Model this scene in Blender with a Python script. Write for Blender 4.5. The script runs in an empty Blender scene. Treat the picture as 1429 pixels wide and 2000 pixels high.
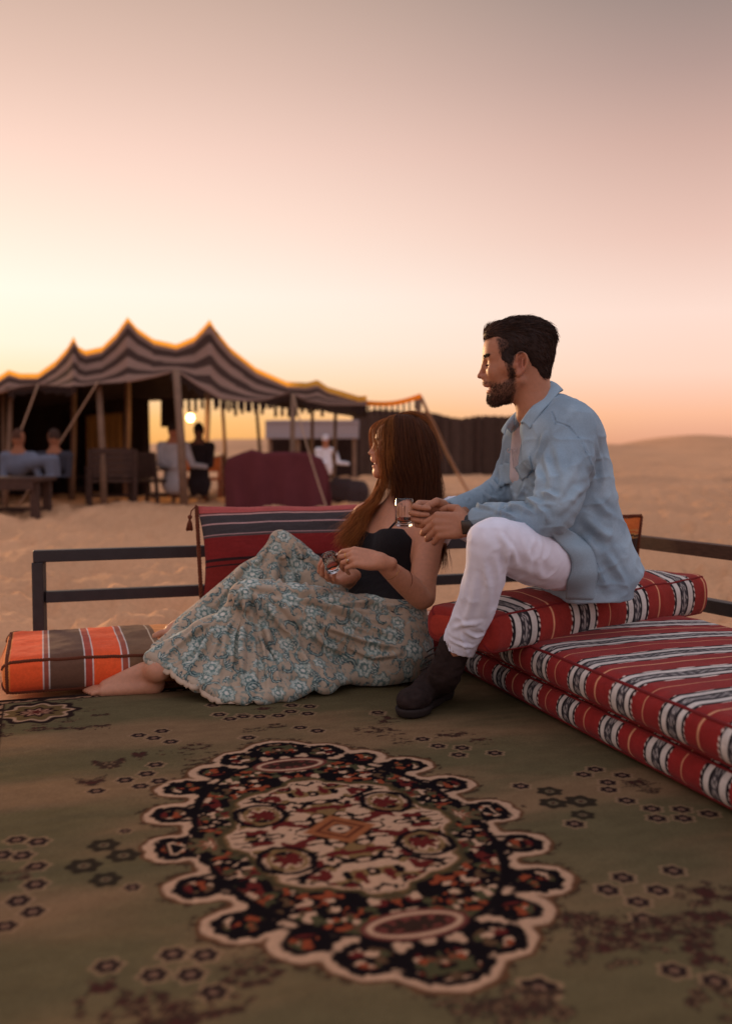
import bpy, bmesh, math, random
import numpy as np
from mathutils import Vector, Matrix
random.seed(7); rng = np.random.default_rng(11)
R = math.radians
SC = bpy.context.scene
COL = SC.collection

# ------------------------------------------------------------------ camera
FPX = 35.0 / 36.0 * 2000.0          # focal length in photo pixels (35 mm lens on a 36 mm tall frame)
PITCH = math.atan(120.0 / FPX)
CAMZ = 0.755
cam_d = bpy.data.cameras.new('camera'); cam = bpy.data.objects.new('camera', cam_d); COL.objects.link(cam)
cam.location = (0, 0, CAMZ); cam.rotation_euler = (R(90) - PITCH, 0, 0)
cam_d.lens = 35; cam_d.sensor_width = 36; cam_d.sensor_height = 36; cam_d.clip_end = 3000; cam_d.clip_start = 0.05
cam_d.dof.use_dof = True; cam_d.dof.focus_distance = 2.92; cam_d.dof.aperture_fstop = 2.0
SC.camera = cam

# ------------------------------------------------------------------ world, sun, exposure
SUN_AZ = R(-33)                      # left of the view axis, where the sky glows
SUN_EL = R(6.0)
sun_dir = Vector((math.sin(SUN_AZ) * math.cos(SUN_EL), math.cos(SUN_AZ) * math.cos(SUN_EL), math.sin(SUN_EL)))
W = bpy.data.worlds.new('World'); SC.world = W; W.use_nodes = True
nt = W.node_tree; nt.nodes.clear()
def wn(t, **kw):
    n = nt.nodes.new(t)
    for k, v in kw.items(): setattr(n, k, v)
    return n
def s2l(c):
    return tuple(((x / 255.0) / 12.92 if x <= 10 else ((x / 255.0 + 0.055) / 1.055) ** 2.4) for x in c)
tc = wn('ShaderNodeTexCoord'); sep = wn('ShaderNodeSeparateXYZ'); nt.links.new(tc.outputs['Generated'], sep.inputs[0])
def ramp(stops):
    r = wn('ShaderNodeValToRGB'); cr = r.color_ramp; cr.interpolation = 'B_SPLINE' if False else 'EASE'
    cr.interpolation = 'LINEAR'
    while len(cr.elements) < len(stops): cr.elements.new(0.5)
    for e, (p, c) in zip(cr.elements, stops): e.position = p; e.color = (*c, 1)
    nt.links.new(sep.outputs['Z'], r.inputs[0]); return r
glow = ramp([(0.0, s2l((244, 170, 86))), (0.03, s2l((252, 192, 116))), (0.065, s2l((255, 219, 178))), (0.10, s2l((255, 236, 216))), (0.15, s2l((255, 242, 228))), (0.22, s2l((254, 225, 209))), (0.28, s2l((244, 209, 194))), (0.34, s2l((225, 191, 176))), (0.42, s2l((198, 168, 153))), (0.62, s2l((186, 172, 178))), (1.0, s2l((194, 194, 212)))])
side = ramp([(0.0, s2l((216, 152, 126))), (0.035, s2l((248, 186, 152))), (0.075, s2l((252, 210, 190))), (0.13, s2l((249, 217, 203))), (0.20, s2l((231, 193, 179))), (0.28, s2l((205, 169, 157))), (0.34, s2l((177, 149, 141))), (0.42, s2l((140, 126, 121))), (0.62, s2l((172, 166, 176))), (1.0, s2l((194, 194, 212)))])
anti = ramp([(0.0, s2l((180, 156, 156))), (0.08, s2l((212, 190, 192))), (0.2, s2l((216, 202, 210))), (0.4, s2l((208, 202, 216))), (1.0, s2l((194, 194, 212)))])
# angle in plan from the sunset: cosine
nrm = wn('ShaderNodeVectorMath', operation='MULTIPLY'); nrm.inputs[1].default_value = (1, 1, 0); nt.links.new(tc.outputs['Generated'], nrm.inputs[0])
nr2 = wn('ShaderNodeVectorMath', operation='NORMALIZE'); nt.links.new(nrm.outputs[0], nr2.inputs[0])
dt = wn('ShaderNodeVectorMath', operation='DOT_PRODUCT'); nt.links.new(nr2.outputs[0], dt.inputs[0]); dt.inputs[1].default_value = (math.sin(SUN_AZ), math.cos(SUN_AZ), 0)
mr1 = wn('ShaderNodeMapRange', interpolation_type='SMOOTHSTEP'); nt.links.new(dt.outputs['Value'], mr1.inputs[0])
mr1.inputs[1].default_value = 0.60; mr1.inputs[2].default_value = 0.995
mr2 = wn('ShaderNodeMapRange', interpolation_type='SMOOTHSTEP'); nt.links.new(dt.outputs['Value'], mr2.inputs[0])
mr2.inputs[1].default_value = -0.75; mr2.inputs[2].default_value = 0.55
m1 = wn('ShaderNodeMix', data_type='RGBA'); nt.links.new(mr2.outputs[0], m1.inputs[0]); nt.links.new(anti.outputs[0], m1.inputs[6]); nt.links.new(side.outputs[0], m1.inputs[7])
m2 = wn('ShaderNodeMix', data_type='RGBA'); nt.links.new(mr1.outputs[0], m2.inputs[0]); nt.links.new(m1.outputs[2], m2.inputs[6]); nt.links.new(glow.outputs[0], m2.inputs[7])
skyt = wn('ShaderNodeTexSky', sky_type='NISHITA'); skyt.sun_disc = False; skyt.sun_elevation = SUN_EL; skyt.sun_rotation = SUN_AZ
skyt.dust_density = 3.0; skyt.air_density = 1.2
bg1 = wn('ShaderNodeBackground'); nt.links.new(skyt.outputs[0], bg1.inputs[0]); bg1.inputs[1].default_value = 0.004
bg2 = wn('ShaderNodeBackground'); nt.links.new(m2.outputs[2], bg2.inputs[0]); bg2.inputs[1].default_value = 1.0
ad = wn('ShaderNodeAddShader'); nt.links.new(bg1.outputs[0], ad.inputs[0]); nt.links.new(bg2.outputs[0], ad.inputs[1])
wo = wn('ShaderNodeOutputWorld'); nt.links.new(ad.outputs[0], wo.inputs[0])
sl = bpy.data.lights.new('sun', 'SUN'); sun = bpy.data.objects.new('sun', sl); COL.objects.link(sun)
sl.energy = 2.8; sl.angle = R(12); sl.color = (1.0, 0.60, 0.30)
sun.rotation_euler = sun_dir.to_track_quat('Z', 'Y').to_euler(); sun.location = sun_dir * 30
SC.view_settings.view_transform = 'Standard'; SC.view_settings.look = 'None'
SC.view_settings.exposure = 0.06; SC.view_settings.gamma = 1.0; SC.view_settings.use_curve_mapping = False
SC.render.engine = 'CYCLES'
SC.cycles.max_bounces = 6; SC.cycles.transparent_max_bounces = 12; SC.cycles.use_denoising = True
SC.cycles.caustics_reflective = False

# ------------------------------------------------------------------ helpers
def P(px, py, Y):
    """photo pixel at world depth Y -> world point"""
    u = (px - 714.5) / FPX; v = -(py - 1000.0) / FPX
    d = np.array([u, math.cos(PITCH) + v * math.sin(PITCH), -math.sin(PITCH) + v * math.cos(PITCH)])
    return np.array([0, 0, CAMZ]) + d * (Y / d[1])
def G(px, py, z=0.0):
    """photo pixel on the level z -> world point"""
    u = (px - 714.5) / FPX; v = -(py - 1000.0) / FPX
    d = np.array([u, math.cos(PITCH) + v * math.sin(PITCH), -math.sin(PITCH) + v * math.cos(PITCH)])
    return np.array([0, 0, CAMZ]) + d * ((z - CAMZ) / d[2])
A3 = lambda *a: np.array(a, dtype=float)
def unit(v): v = np.asarray(v, float); return v / np.linalg.norm(v)

_h = np.random.default_rng(5).random((64, 64, 64)).astype(np.float32)
def vnoise(p):
    """smooth value noise, p (...,3) -> 0..1"""
    p = np.asarray(p, float); i = np.floor(p).astype(int); f = p - i; f = f * f * (3 - 2 * f)
    x0, y0, z0 = i[..., 0] & 63, i[..., 1] & 63, i[..., 2] & 63
    x1, y1, z1 = (x0 + 1) & 63, (y0 + 1) & 63, (z0 + 1) & 63
    fx, fy, fz = f[..., 0], f[..., 1], f[..., 2]
    a = _h[x0, y0, z0] * (1 - fx) + _h[x1, y0, z0] * fx; b = _h[x0, y1, z0] * (1 - fx) + _h[x1, y1, z0] * fx
    c = _h[x0, y0, z1] * (1 - fx) + _h[x1, y0, z1] * fx; d = _h[x0, y1, z1] * (1 - fx) + _h[x1, y1, z1] * fx
    return (a * (1 - fy) + b * fy) * (1 - fz) + (c * (1 - fy) + d * fy) * fz
def fbm(p, o=4):
    p = np.asarray(p, float); s = 0; a = 0.5
    for k in range(o): s = s + a * vnoise(p * 2.03 ** k + 17.3 * k); a *= 0.5
    return s / (1 - 0.5 ** o)
def n2(x, y, s=1.0, z=0.0):
    return np.stack([np.asarray(x) * s, np.asarray(y) * s, np.full_like(np.asarray(x, float), z)], -1)
def sst(a, b, x):
    t = np.clip((x - a) / (b - a), 0, 1); return t * t * (3 - 2 * t)

def mesh_np(name, V, F, col=None, smooth=True):
    """V (n,3); F (m,3|4) int array or list of arrays; col (n,3) linear colour"""
    me = bpy.data.meshes.new(name)
    V = np.asarray(V, np.float32); Fs = F if isinstance(F, list) else [F]
    Fs = [np.asarray(f, np.int32) for f in Fs if len(f)]
    nl = sum(f.size for f in Fs); npoly = sum(len(f) for f in Fs)
    me.vertices.add(len(V)); me.vertices.foreach_set('co', V.ravel())
    me.loops.add(nl); me.polygons.add(npoly)
    me.loops.foreach_set('vertex_index', np.concatenate([f.ravel() for f in Fs]))
    tot = np.concatenate([np.full(len(f), f.shape[1], np.int32) for f in Fs])
    st = np.concatenate([[0], np.cumsum(tot)[:-1]]).astype(np.int32)
    me.polygons.foreach_set('loop_start', st)
    me.polygons.foreach_set('use_smooth', np.full(npoly, smooth))
    me.update(calc_edges=True); me.validate()
    if col is not None:
        at = me.color_attributes.new('Col', 'FLOAT_COLOR', 'POINT')
        c4 = np.ones((len(V), 4), np.float32); c4[:, :3] = col; at.data.foreach_set('color', c4.ravel())
    return me
def link(name, me, mat=None, parent=None, loc=None):
    o = bpy.data.objects.new(name, me); COL.objects.link(o)
    if mat is not None:
        me.materials.append(mat) if len(me.materials) == 0 else None
    if parent is not None:
        o.parent = parent
        if parent.type != 'EMPTY' or True: o.matrix_parent_inverse = parent.matrix_world.inverted() if False else Matrix.Translation(-Vector(parent.location))
    if loc is not None: o.location = loc
    return o
def empty(name, loc=(0, 0, 0)):
    o = bpy.data.objects.new(name, None); COL.objects.link(o); o.location = loc; o.empty_display_size = 0.1; return o
def tag(o, label=None, cat=None, group=None, kind=None):
    if label: o['label'] = label
    if cat: o['category'] = cat
    if group: o['group'] = group
    if kind: o['kind'] = kind
    return o
class MB:
    """collects polygons of one mesh"""
    def __init__(s): s.V = []; s.F = []
    def box(s, c, e1, e2, e3):
        """centre and three half-edge vectors"""
        c, e1, e2, e3 = [np.asarray(a, float) for a in (c, e1, e2, e3)]
        b = len(s.V)
        for k in (-1, 1):
            for j in (-1, 1):
                for i in (-1, 1): s.V.append(c + i * e1 + j * e2 + k * e3)
        for f in ((0, 2, 3, 1), (4, 5, 7, 6), (0, 1, 5, 4), (2, 6, 7, 3), (0, 4, 6, 2), (1, 3, 7, 5)): s.F.append([b + q for q in f])
        return s
    def bar(s, a, b, w, h, up=(0, 0, 1)):
        a = np.asarray(a, float); b = np.asarray(b, float); d = unit(b - a); L = unit(np.cross(up, d)) if abs(np.dot(up, d)) < .98 else A3(1, 0, 0); U = np.cross(d, L)
        return s.box((a + b) / 2, (b - a) / 2, L * w / 2, U * h / 2)
    def tube(s, pts, r, n=8, cap=True):
        pts = np.asarray(pts, float); r = np.broadcast_to(np.asarray(r, float), (len(pts),)); V, F = tube_np(pts, r, n)
        b = len(s.V); s.V.extend(list(V)); s.F.extend([[b + q for q in f] for f in F])
        if cap: s.F.append([b + n - 1 - i for i in range(n)]); s.F.append([b + (len(pts) - 1) * n + i for i in range(n)])
        return s
    def build(s, name, mat, parent=None, bevel=0.0, smooth=False, seg=2):
        me = bpy.data.meshes.new(name); me.from_pydata([tuple(v) for v in s.V], [], s.F); me.validate()
        bm = bmesh.new(); bm.from_mesh(me)
        bmesh.ops.recalc_face_normals(bm, faces=bm.faces)
        if bevel > 0: bmesh.ops.bevel(bm, geom=bm.edges[:], offset=bevel, segments=seg, affect='EDGES', profile=0.5)
        bm.to_mesh(me); bm.free()
        if smooth: me.polygons.foreach_set('use_smooth', [True] * len(me.polygons))
        return link(name, me, mat, parent)
def frames(pts):
    pts = np.asarray(pts, float); n = len(pts); T = np.gradient(pts, axis=0); T /= np.linalg.norm(T, axis=1)[:, None] + 1e-12
    ref = A3(0, 0, 1) if abs(T[0][2]) < .9 else A3(1, 0, 0)
    N = np.zeros_like(pts); v = ref - T[0] * np.dot(ref, T[0]); N[0] = unit(v)
    for i in range(1, n):
        v = N[i - 1] - T[i] * np.dot(N[i - 1], T[i]); N[i] = v / (np.linalg.norm(v) + 1e-12)
    return T, N, np.cross(T, N)
def tube_np(pts, r, n=8):
    pts = np.asarray(pts, float); T, N, B = frames(pts); m = len(pts); r = np.broadcast_to(np.asarray(r, float), (m,))
    a = np.arange(n) * 2 * math.pi / n
    V = pts[:, None, :] + r[:, None, None] * (np.cos(a)[None, :, None] * N[:, None, :] + np.sin(a)[None, :, None] * B[:, None, :])
    i = np.arange(m - 1)[:, None]; j = np.arange(n)[None, :]; j2 = (j + 1) % n
    F = np.stack([i * n + j, i * n + j2, (i + 1) * n + j2, (i + 1) * n + j], -1).reshape(-1, 4)
    return V.reshape(-1, 3), F
def spline(pts, n):
    """Catmull-Rom through pts (k,d), n samples"""
    pts = np.asarray(pts, float); k = len(pts)
    q = np.vstack([2 * pts[0] - pts[1], pts, 2 * pts[-1] - pts[-2]])
    t = np.linspace(0, k - 1 - 1e-9, n); i = np.floor(t).astype(int); f = (t - i)[:, None]
    p0, p1, p2, p3 = q[i], q[i + 1], q[i + 2], q[i + 3]
    return 0.5 * (2 * p1 + (p2 - p0) * f + (2 * p0 - 5 * p1 + 4 * p2 - p3) * f ** 2 + (3 * p1 - p0 - 3 * p2 + p3) * f ** 3)

# ------------------------------------------------------------------ materials
def mat(name, color=(0.5, 0.5, 0.5), rough=0.8, attr=False, var=0.12, vscale=30, bump=0.2, bscale=200, bdist=0.002, metallic=0.0, spec=0.3, sheen=0.0, sss=0.0, sssr=(0.02, 0.008, 0.004), trans=0.0, weave=0.0, coat=0.0, stretch=None):
    m = bpy.data.materials.new(name); m.use_nodes = True; t = m.node_tree; t.nodes.clear()
    def N(ty, **kw):
        n = t.nodes.new(ty)
        for k, v in kw.items(): setattr(n, k, v)
        return n
    out = N('ShaderNodeOutputMaterial'); p = N('ShaderNodeBsdfPrincipled'); t.links.new(p.outputs[0], out.inputs[0])
    tcn = N('ShaderNodeTexCoord'); vec = tcn.outputs['Object']
    if stretch is not None:
        mp = N('ShaderNodeMapping'); mp.inputs['Scale'].default_value = stretch; t.links.new(vec, mp.inputs[0]); vec = mp.outputs[0]
    if attr:
        a = N('ShaderNodeVertexColor'); a.layer_name = 'Col'; csock = a.outputs[0]
    else:
        rgb = N('ShaderNodeRGB'); rgb.outputs[0].default_value = (*color, 1); csock = rgb.outputs[0]
    nz = N('ShaderNodeTexNoise'); nz.inputs['Scale'].default_value = vscale; nz.inputs['Detail'].default_value = 5; t.links.new(vec, nz.inputs['Vector'])
    mr = N('ShaderNodeMapRange'); t.links.new(nz.outputs[0], mr.inputs[0]); mr.inputs[1].default_value = 0.25; mr.inputs[2].default_value = 0.75
    mr.inputs[3].default_value = 1 - var; mr.inputs[4].default_value = 1 + var
    mul = N('ShaderNodeVectorMath', operation='MULTIPLY'); t.links.new(csock, mul.inputs[0]); t.links.new(mr.outputs[0], mul.inputs[1])
    t.links.new(mul.outputs[0], p.inputs['Base Color'])
    p.inputs['Roughness'].default_value = rough; p.inputs['Metallic'].default_value = metallic; p.inputs['Specular IOR Level'].default_value = spec
    if sheen: p.inputs['Sheen Weight'].default_value = sheen; p.inputs['Sheen Roughness'].default_value = 0.5
    if coat: p.inputs['Coat Weight'].default_value = coat
    if sss:
        p.inputs['Subsurface Weight'].default_value = sss; p.inputs['Subsurface Radius'].default_value = (1, 0.4, 0.2); p.inputs['Subsurface Scale'].default_value = sssr[0]
    if bump:
        b = N('ShaderNodeBump'); b.inputs['Strength'].default_value = bump; b.inputs['Distance'].default_value = bdist
        nb = N('ShaderNodeTexNoise'); nb.inputs['Scale'].default_value = bscale; nb.inputs['Detail'].default_value = 3; t.links.new(vec, nb.inputs['Vector'])
        t.links.new(nb.outputs[0], b.inputs['Height']); t.links.new(b.outputs[0], p.inputs['Normal'])
    if trans:
        tr = N('ShaderNodeBsdfTranslucent'); t.links.new(mul.outputs[0], tr.inputs[0]); mx = N('ShaderNodeMixShader'); mx.inputs[0].default_value = trans
        t.links.new(p.outputs[0], mx.inputs[1]); t.links.new(tr.outputs[0], mx.inputs[2]); t.links.new(mx.outputs[0], out.inputs[0])
    return m
# ================================================================== setting: sand, dunes
TH = R(18)
E1 = A3(math.cos(TH), math.sin(TH), 0)      # along the back rail, to the right and away
E2 = A3(math.sin(TH), -math.cos(TH), 0)     # along the right rail, towards the camera
MC = G(664, 1622)                            # centre of the carpet's medallion
def carpet_ab(x, y): return (x - MC[0]) * E1[0] + (y - MC[1]) * E1[1], (x - MC[0]) * E2[0] + (y - MC[1]) * E2[1]
ca0, cb0 = carpet_ab(*G(-22, 1372)[:2])      # left back corner of the carpet
CA0, CA1, CB0, CB1 = ca0, 1.75, cb0, 1.55

def dune_h(x, y):
    h = 1.15 * np.exp(-((y - 62) / 15.0) ** 2) * (0.75 + 0.5 * np.sin(x * 0.13 + 0.6) * 0.6)
    h = h + 0.95 * np.exp(-((y - 66) / 13.0) ** 2) * sst(15, 21, x) * (1 - 0.5 * sst(30, 48, x))
    h = h + 0.8 * np.exp(-((y - 60) / 12.0) ** 2) * np.exp(-((x + 8.5) / 5.0) ** 2)
    h = h + 2.2 * np.exp(-((y - 120) / 28.0) ** 2) * (0.5 + 0.5 * np.sin(x * 0.06 + 2.0))
    h = h + 4 * sst(200, 600, y) * (0.4 + 0.6 * fbm(n2(x, y, 0.01)))
    return h
def ground_h(x, y):
    a, b = carpet_ab(x, y)
    d = np.maximum(np.maximum(CA0 - a, a - CA1), np.maximum(CB0 - b, b - CB1))
    k = sst(0.0, 0.9, d)
    far = 1 - sst(20, 60, y)
    z = -0.012 - 0.02 * sst(-.02, 0.5, d)
    rip = fbm(n2(x * 0.8, y * 1.5, 2.6), 4)
    z = z + k * far * (0.24 * (rip - 0.5) + 0.05 * (fbm(n2(x * .7, y * 1.3, 8.5, 7.7), 3) - .5) + 0.14 * (np.abs(fbm(n2(x, y, 5.0, 3.3), 3) - 0.5) * -2 + 0.25))
    z = z + k * 0.35 * (fbm(n2(x, y, 0.12, 9.1), 3) - 0.5) * sst(6, 14, y)
    return z + dune_h(x, y)
ty = np.concatenate([np.linspace(-60, 2.2, 30), 2.2 * np.exp(np.arange(1, 420) * 0.0145)])
ty = np.concatenate([ty[ty < 950], [1000, 1600]])
tx = np.concatenate([-np.geomspace(9, 1.02, 26), np.linspace(-1, 1, 330), np.geomspace(1.02, 9, 26)])
gx = tx[None, :] * (np.maximum(ty, 0) * 0.52 + 1.2)[:, None]; gy = np.repeat(ty[:, None], len(tx), 1)
gz = ground_h(gx, gy)
nr, nc = gx.shape; ii = np.arange(nr - 1)[:, None]; jj = np.arange(nc - 1)[None, :]
gF = np.stack([ii * nc + jj, ii * nc + jj + 1, (ii + 1) * nc + jj + 1, (ii + 1) * nc + jj], -1).reshape(-1, 4)
sandc = s2l((210, 158, 116)); vv = fbm(n2(gx, gy, 0.7, 4.0), 4)[..., None]
dark_sand = sst(0.55, 0.75, fbm(n2(gx * 0.5, gy, 0.35, 21.0), 4))[..., None]  # noise patches of darker sand in the middle distance
gcol = A3(*sandc) * (0.82 + 0.36 * vv) * (1 - 0.42 * dark_sand * (sst(9, 14, gy) * (1 - sst(28, 45, gy)))[..., None])
M_sand = mat('sand', attr=True, rough=0.95, var=0.10, vscale=40, bump=0.5, bscale=90, bdist=0.01, spec=0.1)
ground = link('sand_ground', mesh_np('sand_ground', np.stack([gx, gy, gz], -1).reshape(-1, 3), gF, gcol.reshape(-1, 3)), M_sand)
tag(ground, kind='structure')

# ================================================================== carpet
step = 0.0046
aa = np.arange(CA0, CA1, step); bb = np.arange(CB0, CB1, step)
KA, KB = np.meshgrid(aa, bb, indexing='ij')
def sd_ell(x, y, rx, ry):
    k0 = np.sqrt((x / rx) ** 2 + (y / ry) ** 2) + 1e-6; k1 = np.sqrt((x / rx ** 2) ** 2 + (y / ry ** 2) ** 2) + 1e-6
    return k0 * (k0 - 1) / k1
def paint(c, mask, color):
    mask = np.clip(mask, 0, 1)[..., None]; return c * (1 - mask) + A3(*color) * mask
def band(d, w, s=0.003): return 1 - sst(w - s, w + s, np.abs(d))
def ins(d, s=0.003): return 1 - sst(-s, s, d)
olive = s2l((122, 110, 80)); olive2 = s2l((156, 126, 94)); cream = s2l((226, 184, 150)); navy = s2l((34, 29, 31)); wine = s2l((116, 48, 44)); ochre = s2l((150, 104, 66)); rust = s2l((168, 84, 56))
worn = fbm(np.stack([KA * 1.5 + 0.3 * KB, KB * 5.0, KA * 0], -1), 4)
fade = sst(0.38, 0.66, worn)[..., None]
C = A3(*olive) * (1 - fade) + A3(*olive2) * fade
C = C * (0.86 + 0.28 * fbm(np.stack([KA * 22, KB * 40, KA * 0 + 3], -1), 3))[..., None]
su, sv = np.abs(KA), np.abs(KB)                         # the weave is mirrored in both axes
orn = lambda s, z: fbm(np.stack([su * s * 1.5, sv * s * 1.5, su * 0 + z], -1), 2)
wob = 0.016 * (orn(26, 2.0) - 0.5)
# scalloped outer medallion: base ellipse with bulbs
dm = sd_ell(KA, KB, 0.305, 0.485)
for ang, rad, k in ((0, .060, 1.05), (20, .058, 1.07), (39, .066, 1.09), (56, .060, 1.05), (72, .066, 1.08), (90, .078, 1.13)):
    for sx in (1, -1):
        for sy in (1, -1):
            cx = sx * 0.305 * k * math.cos(R(ang)); cy = sy * 0.485 * k * math.sin(R(ang)); qa = math.atan2(cy, cx) + .35 * sx * sy
            lx = (KA - cx) * math.cos(qa) + (KB - cy) * math.sin(qa); ly = -(KA - cx) * math.sin(qa) + (KB - cy) * math.cos(qa)
            q = sd_ell(lx, ly, rad * .95, rad * 1.0)
            h = np.maximum(0.020 - np.abs(dm - q), 0) / 0.020
            dm = np.minimum(dm, q) - h * h * 0.020 * .25
jag = 0.009 * sst(.35, .65, orn(40, 6.0))
C = paint(C, ins(dm - 0.022 + 1.5 * wob) * 0.8 * (orn(60, 8.0) > 0.47), s2l((74, 56, 46)))
C = paint(C, ins(dm - 0.010 + wob), s2l((120, 84, 60)))
C = paint(C, ins(dm - 0.001 + wob), cream)
C = paint(C, ins(dm + 0.0085 + jag + wob), navy)
inside = ins(dm + 0.032)
C = paint(C, inside * sst(0.62, 0.65, orn(22, 1.0)), wine)
C = paint(C, inside * sst(0.63, 0.66, orn(30, 5.0)), s2l((110, 84, 62)))
C = paint(C, inside * sst(0.63, 0.66, orn(27, 11.0)), s2l((92, 88, 62)))
C = paint(C, inside * sst(0.67, 0.69, orn(38, 14.0)), cream)
C = paint(C, inside * sst(0.69, 0.71, orn(40, 19.0)), rust)
# cartouches at the two ends, florets at the two sides
for s in (1, -1):
    dc = sd_ell(KA, KB - s * 0.42, 0.090, 0.050); C = paint(C, ins(dc), s2l((128, 70, 62))); C = paint(C, band(dc + .014, .005), cream); C = paint(C, ins(dc + .026) * (orn(60, 3) > .45), s2l((70, 52, 44)))
    df = np.hypot((KA - s * 0.255), KB * 0.9) - 0.040 - 0.010 * np.cos(8 * np.arctan2(KB, KA - s * .255)); C = paint(C, ins(df), s2l((112, 98, 70))); C = paint(C, ins(df + .02), s2l((150, 92, 68))); C = paint(C, ins(df + .032), cream)
# inner cream medallion
di = sd_ell(KA, KB, 0.215, 0.295) - 0.014 * np.cos(8 * np.arctan2(KB * .75, KA)) + 2 * wob
C = paint(C, ins(di - 0.014), s2l((92, 80, 56))); C = paint(C, ins(di - 0.002), s2l((132, 102, 68)))
C = paint(C, ins(di + 0.006), cream)
inn = ins(di + 0.016)
C = paint(C, inn * sst(0.53, 0.56, orn(19, 31.0)), s2l((150, 118, 78)))
C = paint(C, inn * sst(0.50, 0.53, orn(26, 37.0)), navy)
C = paint(C, inn * sst(0.64, 0.67, orn(26, 37.0)), cream)
C = paint(C, inn * sst(0.66, 0.69, orn(23, 41.0)), wine)
for sx in (1, -1):
    for sy in (1, -1):
        dq = sd_ell(KA - sx * .135, KB - sy * .115, .050, .060); C = paint(C, band(dq + wob, .007), navy); C = paint(C, band(dq + .016, .004), s2l((150, 118, 78)))
        C = paint(C, ins(np.hypot(KA - sx * .135, KB - sy * .115) - .022 - .008 * np.cos(6 * np.arctan2(KB - sy * .115, KA - sx * .135))), wine)
dd = np.abs(KA) / .075 + np.abs(KB) / .075 - 1
C = paint(C, ins(dd * .05, .004), s2l((176, 108, 70))); C = paint(C, ins((dd + .3) * .05), s2l((110, 60, 44))); C = paint(C, ins((dd + .45) * .05), s2l((176, 108, 70))); C = paint(C, ins((dd + .62) * .05), s2l((60, 44, 40))); C = paint(C, band(np.hypot(KA, KB) - .013, .006), cream)
# florets and sprays strewn over the field
fl = []
def add_fl(lst, ox, oy, sc, r=0.019, kind=0):
    for q in lst:
        g = G(ox + q[0] / sc, oy + q[1] / sc); fl.append((*carpet_ab(g[0], g[1]), q[2] if len(q) > 2 else r, q[3] if len(q) > 3 else kind))
add_fl([(95, 880), (215, 890), (125, 965), (205, 1025), (200, 1120), (105, 1205), (185, 1260), (30, 1340), (10, 965), (470, 1020, .031, 2), (580, 905, .029, 2), (590, 1090, .027, 2), (700, 825, .012), (740, 1130, .014), (775, 285), (860, 300), (955, 320), (905, 260), (870, 450), (820, 500), (700, 535), (785, 570), (890, 540), (540, 600), (600, 1570), (965, 1505), (1145, 1510), (860, 1620), (1065, 1620), (1195, 1720), (1225, 165), (1285, 190), (1355, 170), (1380, 295), (690, 960, .03, 2),
        (610, 440, .05, 1), (780, 395, .045, 1), (1100, 355, .05, 1), (510, 540, .04, 1), (1110, 430, .04, 1), (960, 385, .04, 1), (580, 1740, .05, 1), (850, 1760, .05, 1), (1000, 1830, .06, 1), (700, 1850, .05, 1), (1180, 1800, .05, 1), (60, 1090, .045, 1), (1400, 1600, .05, 1),
        (480, 140, .03, 1), (560, 165, .032, 1), (570, 230, .03, 1), (450, 240, .032, 1), (340, 240, .028, 1), (220, 240, .04, 1), (380, 195, .03, 1), (20, 230, .03, 1), (10, 280, .03, 1), (200, 95, .05, 1), (300, 95, .05, 1), (400, 90, .045, 1)], 0, 1340, 2.858)
add_fl([(600, 45), (665, 15), (815, 50), (735, 90), (740, 130), (840, 190), (980, 235), (1010, 290), (1145, 240), (1155, 290), (1300, 265), (250, 110), (550, 320), (410, 140, .028, 2), (430, 205, .03, 2), (585, 195, .034, 2), (595, 270, .025, 2), (1100, 585), (820, 625), (735, 690), (1015, 690), (905, 755), (935, 850), (350, 1245, .026), (1105, 1145), (1335, 1205),
        (720, 1020, .07, 1), (880, 950, .05, 1), (1180, 900, .06, 1), (1300, 720, .055, 1), (1400, 880, .05, 1), (620, 860, .05, 1), (760, 880, .045, 1), (1280, 1080, .05, 1), (930, 110, .05, 1), (1050, 900, .045, 1), (1200, 990, .05, 1), (1400, 1350, .06, 1), (80, 1340, .06, 1), (300, 1370, .06, 1), (540, 850, .04, 1)], 929, 1500, 2.858)
add_fl([(830, 905), (790, 945), (880, 950), (785, 975), (870, 985), (725, 995), (630, 1000), (550, 1000), (430, 990), (1220, 985), (650, 960, .035, 1), (400, 945), (1360, 850, .04, 1), (1400, 830, .04, 1), (1270, 1010, .04, 1)], 260, 1010, 2.552)
add_fl([(440, 133, .03, 1), (505, 120, .03, 1), (575, 125), (425, 155), (625, 135), (930, 160), (975, 180), (1035, 205), (1045, 185), (1140, 200), (1020, 148, .045, 1), (830, 140, .045, 1), (870, 168, .03, 1), (800, 80), (820, 110, .03, 1), (770, 135, .04, 1), (1100, 165, .03, 1)], 200, 1340, 1.4885)
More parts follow.
